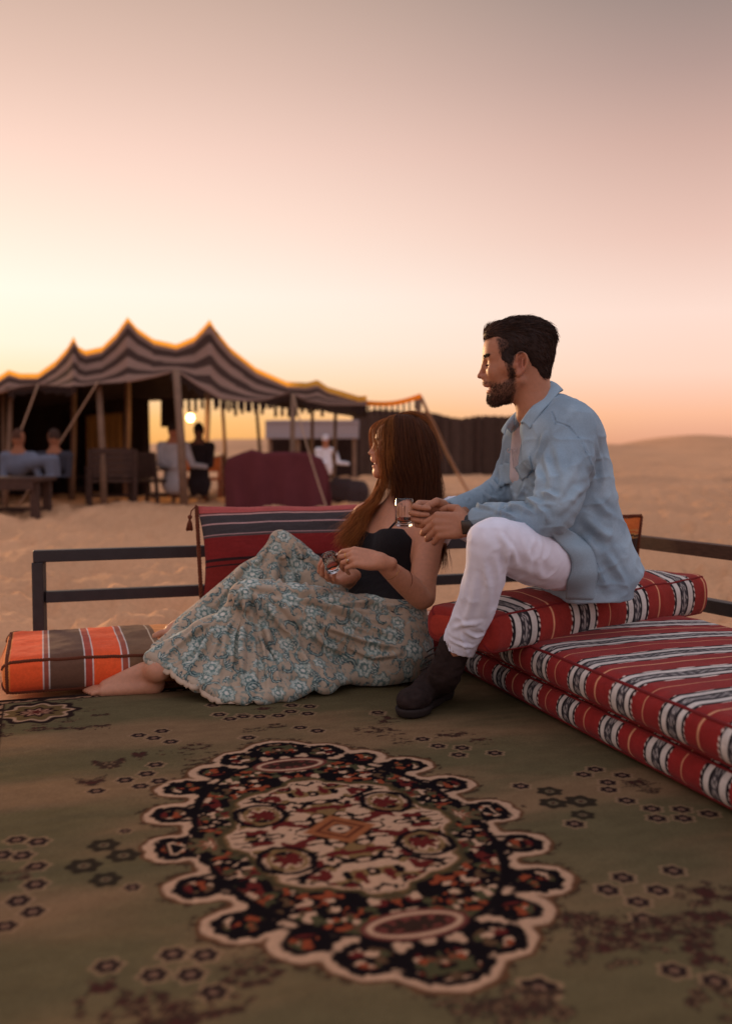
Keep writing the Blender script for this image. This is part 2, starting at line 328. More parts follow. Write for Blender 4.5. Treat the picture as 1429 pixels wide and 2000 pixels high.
for (fa, fb, r, kind) in fl:
    i0 = max(0, int((fa - 3 * r - CA0) / step)); i1 = int((fa + 3 * r - CA0) / step) + 1; j0 = max(0, int((fb - 3 * r - CB0) / step)); j1 = int((fb + 3 * r - CB0) / step) + 1
    if i1 <= 0 or j1 <= 0 or i0 >= len(aa) or j0 >= len(bb): continue
    S = np.s_[i0:i1, j0:j1]; x = KA[S] - fa; y = KB[S] - fb; rr = np.hypot(x, y); an = np.arctan2(y, x); c = C[S]
    if kind == 1:
        s = np.stack([np.abs(x) * 0.9 / r * 1.7 + fa * 9, y / r * 1.7 + fb * 7, x * 0], -1); nn = fbm(s * 1.5, 3) - 0.22 * (rr / r) ** 2
        c = paint(c, sst(.40, .44, nn) * .7, s2l((66, 53, 46))); c = paint(c, sst(.47, .50, nn) * .8, s2l((146, 114, 86))); c = paint(c, sst(.51, .54, nn) * .85, s2l((66, 50, 45))); c = paint(c, sst(.62, .66, nn), s2l((90, 56, 50)))
    else:
        pet = r * (1 + .12 * np.cos(6 * an)); col = s2l((52, 40, 40)) if kind == 0 else s2l((66, 57, 46))
        if kind == 0: c = paint(c, ins(rr - pet * 1.32) * .75, s2l((186, 150, 116)))
        c = paint(c, ins(rr - pet), col); c = paint(c, ins(rr - r * .36), s2l((176, 138, 112)) if kind == 0 else s2l((136, 118, 90)))
        c = paint(c, ins(rr - r * .16), s2l((80, 48, 44)))
    C[S] = c
# corner flower by the orange mattress
g = carpet_ab(*G(72, 1394)[:2]); x = KA - g[0]; y = KB - g[1]; rr = np.hypot(x, y) - .010 * np.cos(9 * np.arctan2(y, x))
for rad, colr in ((.118, (58, 44, 40)), (.096, (206, 166, 134)), (.084, (124, 100, 66)), (.052, (60, 40, 38)), (.036, (190, 140, 112)), (.02, (110, 50, 44))): C = paint(C, ins(rr - rad), s2l(colr))
e = np.minimum(KA - CA0, KB - CB0)
C = paint(C, ins(e - 0.05), s2l((60, 46, 40))); C = paint(C, band(e - .035, .008) * (fbm(np.stack([KA * 60, KB * 60, KA * 0], -1), 2) > .45), s2l((180, 140, 110)))
C = C * (.90 + .20 * fbm(np.stack([KA * 180, KB * 180, KA * 0 + 2], -1), 2))[..., None] * A3(.66, .63, .60)
KX = MC[0] + KA * E1[0] + KB * E2[0]; KY = MC[1] + KA * E1[1] + KB * E2[1]
KZ = 0.004 + 0.016 * (fbm(np.stack([KA * 1.6 + KB * .5, KB * 6.5, KA * 0 + 5], -1), 3) - .5) * (0.35 + 0.65 * sst(0.15, 0.7, -KA)) * sst(0, .3, KB - CB0)
na, nb = KA.shape; ii = np.arange(na - 1)[:, None]; jj = np.arange(nb - 1)[None, :]
cF = np.stack([ii * nb + jj, (ii + 1) * nb + jj, (ii + 1) * nb + jj + 1, ii * nb + jj + 1], -1).reshape(-1, 4)
M_carpet = mat('carpet_wool', attr=True, rough=1.0, var=0.16, vscale=260, bump=0.7, bscale=420, bdist=0.004, spec=0.0)
carpet = link('carpet', mesh_np('carpet', np.stack([KX, KY, KZ], -1).reshape(-1, 3), cF[:, ::-1], C.reshape(-1, 3)), M_carpet)
tag(carpet, 'large olive green oriental carpet with dark scalloped medallion laid on sand', 'carpet')
# ================================================================== mattresses and cushions
M_fab = mat('woven_wool', attr=True, rough=0.95, var=0.10, vscale=120, bump=0.55, bscale=600, bdist=0.002, spec=0.05, sheen=0.08)
M_pipe_red = mat('red_piping', s2l((122, 30, 30)), rough=0.9, bump=0.3, bscale=500)
M_cord = mat('brown_cord', s2l((104, 52, 30)), rough=0.9, bump=0.4, bscale=500)
def pick(u, table):
    """table: list of (start, colour); colour of each u"""
    st = np.array([t[0] for t in table]); cs = np.array([s2l(t[1]) for t in table]); return cs[np.clip(np.searchsorted(st, u, side='right') - 1, 0, len(st) - 1)]
RED = (146, 40, 36); BLK = (30, 25, 27); WHT = (212, 200, 188); CRM = (214, 150, 110)
def sadu(u, v, per=0.205, off=0.0, red=RED, wht=WHT):
    """woven stripe sequence: red, black edge with white stitches, white, patterned band, white, black edge, red, thin line"""
    q = np.mod(u + off, per); k = 0.205 / per; q = q * k
    c = pick(q, [(0, red), (.016, BLK), (.026, wht), (.045, BLK), (.050, (62, 56, 58)), (.076, BLK), (.081, wht), (.100, BLK), (.110, red), (.154, CRM), (.159, red)])
    dash = np.mod(v, .014) < .006
    st = ((np.abs(q - .0175) < .0022) | (np.abs(q - .1085) < .0022)) & dash
    c[st] = s2l((226, 206, 190))
    m = (q > .051) & (q < .075); t = (q - .063) / .012; z = np.mod(v, .026) / .013 - 1
    mot = m & ((np.abs(np.abs(z) + np.abs(t) * .9 - .75) < .17) | (np.hypot(z, t) < .22)); c[mot] = s2l((170, 160, 152))
    return c * (.78 + .44 * fbm(np.stack([np.asarray(u) * 40, np.asarray(v) * 40, np.asarray(u) * 0 + 3], -1), 4))[:, None]
def mattress(name, org, eu, ev, L, Wd, H, colf, du=0.0035, r=0.03, bulge=0.012, seed=0, parent=None, puff=0.0, endf=None, grow=0.0):
    """rounded block: org = a bottom corner, length along eu, width along ev; stripes by colf(u, girth)"""
    hy, hz = Wd / 2, H / 2; endf = endf or (lambda u, v: np.tile(A3(*s2l((176, 56, 42))), (len(u), 1)))
    # profile round (v, z), perimeter points
    npv = []
    seg = 10
    def arc(cx, cz, a0):
        for k in range(seg): a = a0 + R(90) * k / (seg - 1); npv.append((cx + r * math.cos(a), cz + r * math.sin(a)))
    def line(p, q, n):
        for k in range(1, n): npv.append((p[0] + (q[0] - p[0]) * k / n, p[1] + (q[1] - p[1]) * k / n))
    nW = max(4, int((Wd - 2 * r) / .012)); nH = max(6, int((H - 2 * r) / .008))
    arc(hy - r, hz - r, 0); line((hy - r, hz), (-hy + r, hz), nW); arc(-hy + r, hz - r, R(90)); line((-hy, hz - r), (-hy, -hz + r), nH)
    arc(-hy + r, -hz + r, R(180)); line((-hy + r, -hz), (hy - r, -hz), nW); arc(hy - r, -hz + r, R(270)); line((hy, -hz + r), (hy, hz - r), nH)
    pr = np.array(npv); n = len(pr)
    us = np.arange(0, L + du / 2, du); us = np.unique(np.concatenate([us, r * (1 - np.cos(np.linspace(0, R(90), 9))), L - r * (1 - np.cos(np.linspace(0, R(90), 9)))]))
    e = np.minimum(us, L - us); ins_ = np.where(e < r, r - np.sqrt(np.maximum(r * r - (r - e) ** 2, 0)), 0)
    girth = np.concatenate([[0], np.cumsum(np.linalg.norm(np.diff(pr, axis=0), axis=1))])
    sy = (hy - ins_) / hy; sz = (hz - ins_) / hz
    Vv = pr[None, :, 0] * sy[:, None]; Vz = pr[None, :, 1] * sz[:, None]
    uu = np.repeat(us[:, None], n, 1); gg = np.repeat(girth[None, :], len(us), 0)
    # bulges and dents
    ed = np.minimum(uu, L - uu); mid = sst(0, .25, ed)
    nv = fbm(np.stack([uu * 9 + seed, gg * 9, uu * 0 + seed], -1), 4) - .5
    sideb = (1 - (pr[None, :, 1] / hz) ** 2); topb = (1 - (pr[None, :, 0] / hy) ** 2)
    Vv = Vv + np.sign(pr[None, :, 0]) * bulge * 1.4 * sideb * (np.abs(pr[None, :, 0]) > hy - r) + nv * .008 * np.sign(pr[None, :, 0])
    top = pr[None, :, 1] > 0
    Vz = Vz + np.where(top, (puff * topb * mid + bulge * (.5 if seed in (8, 15) else 1.2) * nv), bulge * .3 * nv)
    Vz = -hz + (Vz + hz) * (1 + grow * uu / L)
    O = np.asarray(org, float); eu = np.asarray(eu, float); ev = np.asarray(ev, float); ez = np.cross(eu, ev); ez = ez if ez[2] > 0 else -ez
    Wp = O + uu[..., None] * eu + (Vv + hy)[..., None] * ev + (Vz + hz)[..., None] * ez
    col = colf(uu.ravel(), gg.ravel())
    V = Wp.reshape(-1, 3); m = len(us); i = np.arange(m - 1)[:, None]; j = np.arange(n)[None, :]; j2 = (j + 1) % n
    F = [np.stack([i * n + j, i * n + j2, (i + 1) * n + j2, (i + 1) * n + j], -1).reshape(-1, 4)]
    # end faces: shrinking rings
    V = list([V]); cols = [col]; base = m * n
    for end, idx in ((0, 0), (1, m - 1)):
        ring = Wp[idx]; cen = ring.mean(0); prev = idx * n
        for q, kx in enumerate(np.append(np.linspace(.96, .06, 18), .004)):
            z = cen + (ring - cen) * kx + eu * (1 if end else -1) * bulge * (1 - kx) * 1.2; V.append(z); cols.append(endf(pr[:, 0] * kx + hy, pr[:, 1] * kx + hz))
            jn = np.arange(n); F.append(np.stack([prev + jn, prev + (jn + 1) % n, base + (jn + 1) % n, base + jn], -1)[:, ::(1 if end else -1)]); prev = base; base += n
    me = mesh_np(name, np.vstack(V), F, np.vstack(cols))
    bm = bmesh.new(); bm.from_mesh(me); bmesh.ops.recalc_face_normals(bm, faces=bm.faces); bm.to_mesh(me); bm.free()
    o = link(name, me, M_fab, parent)
    # seam lines for piping: four long edges
    def seam(sv, szz):
        k = int(np.argmin((pr[:, 0] - sv * (hy - r * .29)) ** 2 + (pr[:, 1] - szz * (hz - r * .29)) ** 2)); return Wp[:, k], k
    return o, Wp, pr, seam
def piping(name, paths, r, m, parent, twist=0.0):
    Vs, Fs, b = [], [], 0
    for p in paths:
        p = np.asarray(p)[::3] if len(p) > 120 else np.asarray(p)
        if twist > 0:                               # two strands wound round each other
            d = np.concatenate([[0], np.cumsum(np.linalg.norm(np.diff(p, axis=0), axis=1))]); n = int(d[-1] / (twist / 8)); s = np.linspace(0, d[-1], n)
            p = np.stack([np.interp(s, d, p[:, k]) for k in range(3)], -1); T, N, B = frames(p)
            for ph in (0, math.pi):
                q = p + r * .7 * (np.cos(s / twist * 2 * math.pi + ph)[:, None] * N + np.sin(s / twist * 2 * math.pi + ph)[:, None] * B)
                V, F = tube_np(q, r * .75, 5); Vs.append(V); Fs.append(F + b); b += len(V)
        else:
            V, F = tube_np(p, r, 6); Vs.append(V); Fs.append(F + b); b += len(V)
    return link(name, mesh_np(name, np.vstack(Vs), np.vstack(Fs)), m, parent)

# --- orange and brown mattress under the woman
ORG = (236, 92, 48); RDO = (196, 58, 40); BRN = (104, 73, 56); OLV = (118, 86, 62); AMB = (222, 142, 80)
def left_col(u, v):
    c = pick(u / .80, [(0, (226, 130, 64)), (.028, ORG), (.145, WHT), (.149, (150, 78, 60)), (.170, WHT), (.174, BRN), (.300, WHT), (.304, (170, 70, 52)), (.330, WHT), (.334, ORG), (.440, WHT), (.444, (160, 80, 60)), (.468, WHT), (.472, OLV), (.575, (214, 190, 160)), (.578, OLV), (.600, (214, 190, 160)), (.603, AMB), (.74, WHT), (.744, RDO), (.90, BRN), (1.0, WHT), (1.004, RDO), (1.2, (120, 40, 34)), (1.32, WHT), (1.324, (120, 40, 34)), (1.45, (222, 130, 76)), (1.62, (120, 40, 34))])
    return c * (0.8 + 0.4 * fbm(np.stack([u * 8, v * 60, u * 0], -1), 3))[:, None]
LM0 = G(6, 1366); LM0[2] = 0.008
left_m, LW, lpr, lseam = mattress('floor_mattress', LM0 - 0 * E1, E1, -E2, 1.82, 0.50, 0.112, left_col, r=.030, bulge=.016, seed=3, puff=.016, endf=lambda u, v: np.tile(A3(*s2l((206, 112, 56))), (len(u), 1)))
tag(left_m, 'long orange and brown striped floor mattress under the barefoot woman', 'mattress')
s1, _ = lseam(-1, 1); s2, _ = lseam(1, 1); s3, _ = lseam(-1, -1); s4, _ = lseam(1, -1)
piping('piping', [s1, s2, s3], .0045, M_cord, left_m, twist=.016)
endring = LW[9]; piping('piping', [np.vstack([endring, endring[:1]])], .0045, M_cord, left_m, twist=.016)

# --- two red mattresses stacked on the right
RM0 = G(893, 1312); RM0[2] = 0.006
def shift(o, a=0, b=0): return np.asarray(o) + a * E1 + b * E2
low_m, _, _, sm = mattress('floor_mattress', shift(RM0, .006, -.05), E2, E1, 1.95, 0.72, 0.100, lambda u, v: sadu(u, v, .205, .06), r=.034, bulge=.018, seed=8)
tag(low_m, 'red striped floor mattress, lower one of the stack of two on the right', 'mattress', 'stacked red striped mattresses')
a1, _ = sm(-1, 1); a2, _ = sm(-1, -1); piping('piping', [a1, a2], .004, M_pipe_red, low_m)
up0 = shift(RM0, -.012, -.02); up0[2] = .104
up_m, _, _, sm = mattress('floor_mattress', up0, E2, E1, 1.95, 0.72, 0.100, lambda u, v: sadu(u, v, .205, .012), r=.030, bulge=.016, seed=15, puff=.012)
tag(up_m, 'red striped floor mattress with red piping, upper one of the stack of two', 'mattress', 'stacked red striped mattresses')
a1, _ = sm(-1, 1); a2, _ = sm(-1, -1); piping('piping', [a1, a2], .0045, M_pipe_red, up_m)

# --- striped seat cushion the man sits on
SCB = G(958, 1281, .190); SCR = G(1376, 1195, .200)
eu_c = SCR - SCB; LC = np.linalg.norm(eu_c[:2]); eu_c[2] = 0; eu_c = unit(eu_c); ev_c = A3(-eu_c[1], eu_c[0], 0)
print('seat cushion length', LC, SCB, SCR)
seat_c, SW, _, sm = mattress('seat_cushion', SCB + A3(0, 0, 0.002), eu_c, ev_c, LC, 0.25, 0.108, lambda u, v: sadu(u, v, .265, .218, (148, 48, 40)), r=.022, bulge=.012, seed=22, puff=.022, grow=.28, endf=lambda u, v: pick(u, [(0, (150, 46, 38)), (.045, BLK), (.055, WHT), (.075, BLK), (.085, (150, 46, 38)), (.15, CRM), (.155, (168, 58, 42))]))
tag(seat_c, 'thick red seat cushion with black and white bands that the man sits on', 'cushion')
a1, _ = sm(-1, 1); a2, _ = sm(1, 1); a3, _ = sm(-1, -1); piping('piping', [a1, a2, a3], .0035, M_pipe_red, seat_c)

# --- pillows
def pillow(name, cen, eu, ev, en, L, Hh, T, colf, n=170, m=120, seed=0, pw=3.0, pinch=.05):
    """cushion: eu along, ev up, en out of the face"""
    u = np.linspace(-1, 1, n); v = np.linspace(-1, 1, m); U, Vq = np.meshgrid(u, v, indexing='ij')
    prof = np.maximum(1 - np.abs(U) ** pw, 0) ** .6 * np.maximum(1 - np.abs(Vq) ** pw, 0) ** .6
    wr = fbm(np.stack([U * 3 + seed, Vq * 2.2, U * 0 + seed], -1), 4) - .5
    Vl, Fl, Cl, b = [], [], [], 0
    for s in (1, -1):
        x = U * L / 2 * (1 - pinch * (1 - Vq ** 2) * np.abs(U) ** 3); y = Vq * Hh / 2 * (1 - pinch * (1 - U ** 2) * np.abs(Vq) ** 3)
        t = s * (T / 2 * prof * (1 + .35 * wr))
        Wp = np.asarray(cen) + x[..., None] * eu + (y + .010 * wr * np.abs(Vq))[..., None] * ev + t[..., None] * en
        Vl.append(Wp.reshape(-1, 3)); Cl.append(colf(U.ravel() * L / 2, (Vq.ravel() + 1) / 2))
        i = np.arange(n - 1)[:, None]; j = np.arange(m - 1)[None, :]; F = np.stack([i * m + j, (i + 1) * m + j, (i + 1) * m + j + 1, i * m + j + 1], -1).reshape(-1, 4) + b
        Fl.append(F if s > 0 else F[:, ::-1]); b += n * m
    o = link(name, mesh_np(name, np.vstack(Vl), np.vstack(Fl), np.vstack(Cl)), M_fab)
    edge = lambda uu, vv_: np.asarray(cen) + (uu * L / 2)[:, None] * eu + (vv_ * Hh / 2)[:, None] * ev
    return o, edge
def back_col(u, v):
    c = pick(1 - v, [(0, (176, 84, 78)), (.085, (110, 66, 62)), (.10, (196, 150, 140)), (.112, (72, 66, 66)), (.20, (190, 150, 144)), (.212, (70, 64, 64)), (.31, (190, 150, 144)), (.322, (84, 70, 68)), (.345, (128, 40, 38)), (.56, (52, 34, 34)), (.585, (124, 40, 36)), (.62, (52, 34, 34)), (.635, (126, 42, 36))])
    return c * (0.85 + .3 * fbm(np.stack([u * 20, v * 60, u * 0], -1), 3))[:, None]
BF0 = G(75, 1226 + 18, 0.0)                                         # replaced below by the rail's line
YL = 3.66; BF0 = P(76, 1086, YL); BF0[2] = 0
def bf(t, z): p = BF0 + t * E1; p[2] = z; return p                 # point on the back rail's line
lean = R(16); upv = A3(0, 0, 1) * math.cos(lean) + (-E2) * math.sin(lean); nrmv = np.cross(E1, upv); nrmv = nrmv if nrmv[1] < 0 else -nrmv
tl = P(384, 988, 3.66); cL, cH = 0.86, 0.37
bcen = tl + E1 * cL / 2 - upv * cH / 2
back_c, bedge = pillow('back_cushion', bcen, E1, upv, nrmv, cL, cH, 0.15, back_col, n=260, m=140, seed=4)
tag(back_c, 'dark red and grey striped back cushion with tassel leaning on black rail', 'cushion')
t = np.linspace(-1, 1, 60); piping('braid', [bedge(t * 0 - 1.0, t), bedge(t, t * 0 - 1.0)], .006, M_cord, back_c, twist=.022)
tm = MB(); tp = bedge(A3(-1), A3(1))[0] + A3(-.012, -.012, -.005)
tm.tube([tp + A3(.012, .006, .004), tp + A3(-.004, -.004, -.012), tp + A3(-.008, -.008, -.03)], .0025, 6); tm.tube([tp + A3(-.008, -.008, -.028), tp + A3(-.009, -.008, -.034), tp + A3(-.010, -.008, -.042)], [.006, .009, .006], 8)
for k in range(26):
    a = k * 2.4; q = .010 * math.sqrt((k + .5) / 26); tm.tube([tp + A3(-.010, -.008, -.040), tp + A3(-.010 + q * .8 * math.cos(a), -.008 + q * .8 * math.sin(a), -.058), tp + A3(-.011 + q * 1.25 * math.cos(a), -.008 + q * 1.25 * math.sin(a), -.082 - .005 * random.random())], .0018, 4)
tm.build('tassel', M_cord, back_c, smooth=True)
# a second, paler cushion behind the couple and an orange one in the corner
def peach_col(u, v):
    nn = fbm(np.stack([u * 14, v * 8, u * 0], -1), 4)[:, None]; c = A3(*s2l((206, 112, 66))) * (1 - sst(.45, .6, nn)) + A3(*s2l((226, 186, 160))) * sst(.45, .6, nn); return c
pc = P(845, 1232, 3.75); peach, ped = pillow('scatter_cushion', pc, E1, upv, nrmv, .42, .17, .13, peach_col, n=80, m=40, seed=9)
tag(peach, 'peach and white patterned cushion lying flat between woman and trouser leg', 'cushion')
def orange_col(u, v):
    c = pick(v + .25 * u, [(-9, (58, 36, 28)), (.80, (170, 116, 64)), (.815, (66, 40, 28)), (.84, (190, 130, 70)), (.855, (176, 84, 40)), (.88, (190, 130, 70)), (.895, (196, 98, 44))]); return c
yc = 4.02; upc = unit(A3(.12, .1, 1)); euc = unit(A3(1, .25, .02)); enc = np.cross(euc, upc); enc = enc if enc[1] < 0 else -enc
oc = P(1250, 1022, yc) - euc * .21 - upc * .15
orange_c, oed = pillow('corner_cushion', oc, euc, upc, enc, .42, .36, .12, orange_col, n=90, m=80, seed=13)
tag(orange_c, 'orange and brown cushion standing in the corner behind the man', 'cushion')
t = np.linspace(-1, 1, 40); piping('braid', [oed(t * 0 + 1.0, t), oed(t, t * 0 + 1)], .006, M_cord, orange_c, twist=.022)

# ================================================================== rails behind the seats
M_rail = mat('blackened_steel', s2l((46, 42, 42)), rough=0.55, var=.2, bump=.15, bscale=80, spec=.4)
M_railw = mat('brown_wood_rail', s2l((84, 58, 44)), rough=0.7, var=.25, vscale=25, bump=.3, bscale=120, stretch=(1, 1, 6))
RH = CAMZ - (1078 - 880) / FPX * YL                                  # height of the top rail
fr = empty('bench_frame', tuple(BF0)); LB = 2.42; TW = 0.042
zt = P(76, 1086, YL)[2]; zm = P(90, 1166, YL)[2]
def bar(name, a, b, w, h, m, par): return MB().bar(a, b, w, h).build(name, m, par, bevel=.003)
bar('top_rail', bf(-.02, zt), bf(LB, zt), TW, .044, M_rail, fr)
bar('lower_rail', bf(.022, zm), bf(LB, zm), TW * .9, .042, M_rail, fr)
for tt in (0.0, 1.21, LB - .02): bar('post', bf(tt, -.03), bf(tt, zt - .0225), TW, TW, M_rail, fr)
tag(fr, 'black steel backrest frame with two rails behind the woman', 'frame')
K0 = P(1240, 1057, 4.12); K0[2] = 0
def rf(t, z): p = K0 + t * E2; p[2] = z; return p
zr = P(1240, 1057, 4.12)[2]; fr2 = empty('bench_frame', tuple(K0))
# direction of the rail from the photograph's two ends
q1 = P(1429, 1080, 4.12); kk = (zr - CAMZ) / (q1[2] - CAMZ); q1 = A3(q1[0] * kk, q1[1] * kk, zr); ER = q1 - A3(K0[0], K0[1], zr); ER[2] = 0; ER = unit(ER)
def rf(t, z): p = K0 + t * ER; p[2] = z; return p
bar('top_rail', rf(-.1, zr), rf(2.2, zr), .045, .052, M_railw, fr2); bar('lower_rail', rf(-.1, .17), rf(2.2, .17), .05, .05, M_rail, fr2)
for tt in (-.02, 1.05, 2.15): bar('post', rf(tt, -.03), rf(tt, zr - .0265), .045, .045, M_rail, fr2)
tag(fr2, 'dark wooden backrest rail running towards the camera behind the red mattresses', 'frame')
# ================================================================== distance-field modelling: shapes blended into one continuous surface
def axis(lo, hi, coarse, fine=()):
    """grid coordinates with finer steps inside the given intervals (a, b, step)"""
    x = [lo]
    while x[-1] < hi:
        s = coarse
        for a, b, st in fine:
            if a - .02 <= x[-1] <= b: s = min(s, st)
        x.append(x[-1] + s)
    return np.array(x)
class Field:
    def __init__(s, xs, ys, zs):
        s.ax = (xs, ys, zs); s.D = np.full((len(xs), len(ys), len(zs)), 0.3, np.float32)
    def region(s, lo, hi):
        sl = []
        for a, l, h in zip(s.ax, lo, hi):
            i0 = max(0, np.searchsorted(a, l) - 1); i1 = min(len(a), np.searchsorted(a, h) + 1)
            if i1 <= i0: return None, None
            sl.append(slice(i0, i1))
        x, y, z = [a.astype(np.float32) for a in (s.ax[0][sl[0]][:, None, None], s.ax[1][sl[1]][None, :, None], s.ax[2][sl[2]][None, None, :])]
        return tuple(sl), (x, y, z)
    def comb(s, sl, d, k, sub=False):
        a = s.D[sl]; d = d.astype(np.float32)
        if not sub:
            h = np.maximum(k - np.abs(a - d), 0) / k; s.D[sl] = np.minimum(a, d) - h * h * k * .25
        else:
            d = -d; h = np.maximum(k - np.abs(a - d), 0) / k; s.D[sl] = np.maximum(a, d) + h * h * k * .25
    def cone(s, a, b, ra, rb, k=.01, sub=False):
        a = np.asarray(a, float); b = np.asarray(b, float); m = max(ra, rb) + k + .012
        sl, g = s.region(np.minimum(a, b) - m, np.maximum(a, b) + m)
        if sl is None: return s
        ab = b - a; L2 = ab @ ab + 1e-12; dx, dy, dz = g[0] - a[0], g[1] - a[1], g[2] - a[2]
        t = np.clip((dx * ab[0] + dy * ab[1] + dz * ab[2]) / L2, 0, 1)
        d = np.sqrt((dx - t * ab[0]) ** 2 + (dy - t * ab[1]) ** 2 + (dz - t * ab[2]) ** 2) - (ra + (rb - ra) * t)
        s.comb(sl, d, k, sub); return s
    def chain(s, pts, k=.01, n=None, flat=None):
        """smooth limb: pts = [(point, radius), ...]; flat=(direction, factor) squashes the section"""
        pr = np.array([np.append(np.asarray(p, float), r) for p, r in pts])
        if n: pr = spline(pr, n)
        m = pr[:, 3].max() + k + .012; sl, g = s.region(pr[:, :3].min(0) - m, pr[:, :3].max(0) + m)
        if sl is None: return s
        best = np.full((g[0].shape[0], g[1].shape[1], g[2].shape[2]), .3, np.float32); gx_, gy_, gz_ = g[0].ravel(), g[1].ravel(), g[2].ravel()
        for q in range(len(pr) - 1):
            a, b = pr[q, :3], pr[q + 1, :3]; ra, rb = float(pr[q, 3]), float(pr[q + 1, 3]); ab = b - a; L2 = float(ab @ ab + 1e-12); mm = max(ra, rb) / (flat[1] if flat else 1) * (1.0 if not flat else 1.0) + k + .012; sub_ = []
            for ax_, l_, h_ in zip((gx_, gy_, gz_), np.minimum(a, b) - mm, np.maximum(a, b) + mm): sub_.append(slice(max(0, np.searchsorted(ax_, l_) - 1), min(len(ax_), np.searchsorted(ax_, h_) + 1)))
            dx, dy, dz = gx_[sub_[0]][:, None, None] - float(a[0]), gy_[sub_[1]][None, :, None] - float(a[1]), gz_[sub_[2]][None, None, :] - float(a[2]); t = np.clip((dx * float(ab[0]) + dy * float(ab[1]) + dz * float(ab[2])) / L2, 0, 1)
            ex, ey, ez = dx - t * float(ab[0]), dy - t * float(ab[1]), dz - t * float(ab[2])
            if flat is not None:
                f = flat[0]; c = (ex * f[0] + ey * f[1] + ez * f[2]) * (1 / flat[1] - 1); ex, ey, ez = ex + c * f[0], ey + c * f[1], ez + c * f[2]
            d = np.sqrt(ex ** 2 + ey ** 2 + ez ** 2) - (ra + (rb - ra) * t); w = best[tuple(sub_)]; np.minimum(w, d, out=w)
        s.comb(sl, best, k); return s
    def ell(s, c, r, ax=None, k=.01, sub=False):
        """ellipsoid, radii r along the three rows of ax"""
        c = np.asarray(c, float); r = np.asarray(r, float); ax = np.eye(3) if ax is None else np.asarray(ax, float)
        m = r.max() + k + .012; sl, g = s.region(c - m, c + m)
        if sl is None: return s
        dx, dy, dz = g[0] - c[0], g[1] - c[1], g[2] - c[2]; k0 = 0; k1 = 0
        for q in range(3):
            w = dx * ax[q][0] + dy * ax[q][1] + dz * ax[q][2]; k0 = k0 + (w / r[q]) ** 2; k1 = k1 + (w / r[q] ** 2) ** 2
        k0 = np.sqrt(k0); d = k0 * (k0 - 1) / (np.sqrt(k1) + 1e-6)
        s.comb(sl, d, k, sub); return s
    def tri(s, a, b, c, r, k=.02):
        """thick triangle"""
        a, b, c = [np.asarray(q, float) for q in (a, b, c)]; m = r + k + .012
        sl, g = s.region(np.minimum(np.minimum(a, b), c) - m, np.maximum(np.maximum(a, b), c) + m)
        if sl is None: return s
        def dv(o): return (g[0] - o[0], g[1] - o[1], g[2] - o[2])
        dot = lambda u, v: u[0] * v[0] + u[1] * v[1] + u[2] * v[2]
        n = np.cross(b - a, c - a); n2_ = n @ n
        e = 1e9; ins_ = True
        for p, q in ((a, b), (b, c), (c, a)):
            ed = q - p; d = dv(p); t = np.clip(dot(d, ed) / (ed @ ed), 0, 1); w = (d[0] - t * ed[0], d[1] - t * ed[1], d[2] - t * ed[2]); e = np.minimum(e, dot(w, w))
            ins_ = ins_ & (dot(d, np.cross(n, ed)) >= 0)
        pl = dot(dv(a), n) ** 2 / n2_
        s.comb(sl, np.sqrt(np.where(ins_, pl, e)) - r, k); return s
    def loft(s, O, A, L, F, tab, k=.02, sub=False, pw=2.0):
        """sections along axis A from O: rows (s, centre along L, centre along F, half width L, half depth F)"""
        tab = np.asarray(tab, float); O = np.asarray(O, float)
        ss = np.linspace(tab[0, 0], tab[-1, 0], 60); sp = spline(tab, 240); order = np.argsort(sp[:, 0]); sp = sp[order]; T = np.stack([np.interp(ss, sp[:, 0], sp[:, q]) for q in range(5)], -1)
        ctr = O + T[:, :1] * A + T[:, 1:2] * L + T[:, 2:3] * F; m = T[:, 3:].max() + k + .02
        sl, g = s.region(ctr.min(0) - m, ctr.max(0) + m)
        if sl is None: return s
        dx, dy, dz = g[0] - O[0], g[1] - O[1], g[2] - O[2]
        a = dx * A[0] + dy * A[1] + dz * A[2]; l = dx * L[0] + dy * L[1] + dz * L[2]; f = dx * F[0] + dy * F[1] + dz * F[2]
        fi = np.clip((a - ss[0]) / (ss[1] - ss[0]), 0, len(ss) - 1.001); ii_ = fi.astype(np.int32); fi = (fi - ii_).astype(np.float32); T32 = T.astype(np.float32); i = lambda q: T32[ii_, q] * (1 - fi) + T32[ii_ + 1, q] * fi
        cl, cf, wl, wf = i(1), i(2), i(3), i(4)
        rr = np.sqrt(((l - cl) / wl) ** 2 + ((f - cf) / wf) ** 2); d = (rr - 1) * np.minimum(wl, wf)
        e = np.maximum(ss[0] - a, a - ss[-1]); d = np.where(e > -.02, np.where((d > -.02), np.sqrt(np.maximum(d + .02, 0) ** 2 + np.maximum(e + .02, 0) ** 2) - .02, np.maximum(d, e)), d)
        s.comb(sl, d, k, sub); return s
    def box(s, c, ax, h, r=.004, k=.005, sub=False):
        c = np.asarray(c, float); m = np.linalg.norm(h) + k + .012; sl, g = s.region(c - m, c + m)
        if sl is None: return s
        dx, dy, dz = g[0] - c[0], g[1] - c[1], g[2] - c[2]; q = [np.abs(dx * ax[i][0] + dy * ax[i][1] + dz * ax[i][2]) - h[i] + r for i in range(3)]
        d = np.sqrt(sum(np.maximum(w, 0) ** 2 for w in q)) + np.minimum(np.maximum(np.maximum(q[0], q[1]), q[2]), 0) - r
        s.comb(sl, d, k, sub); return s
    def plane(s, o, n, k=.004):
        """cut away everything on the side the normal points to"""
        n = unit(n); d = -((s.ax[0][:, None, None] - o[0]) * n[0] + (s.ax[1][None, :, None] - o[1]) * n[1] + (s.ax[2][None, None, :] - o[2]) * n[2])
        s.comb(np.s_[:, :, :], d, k, sub=True); return s
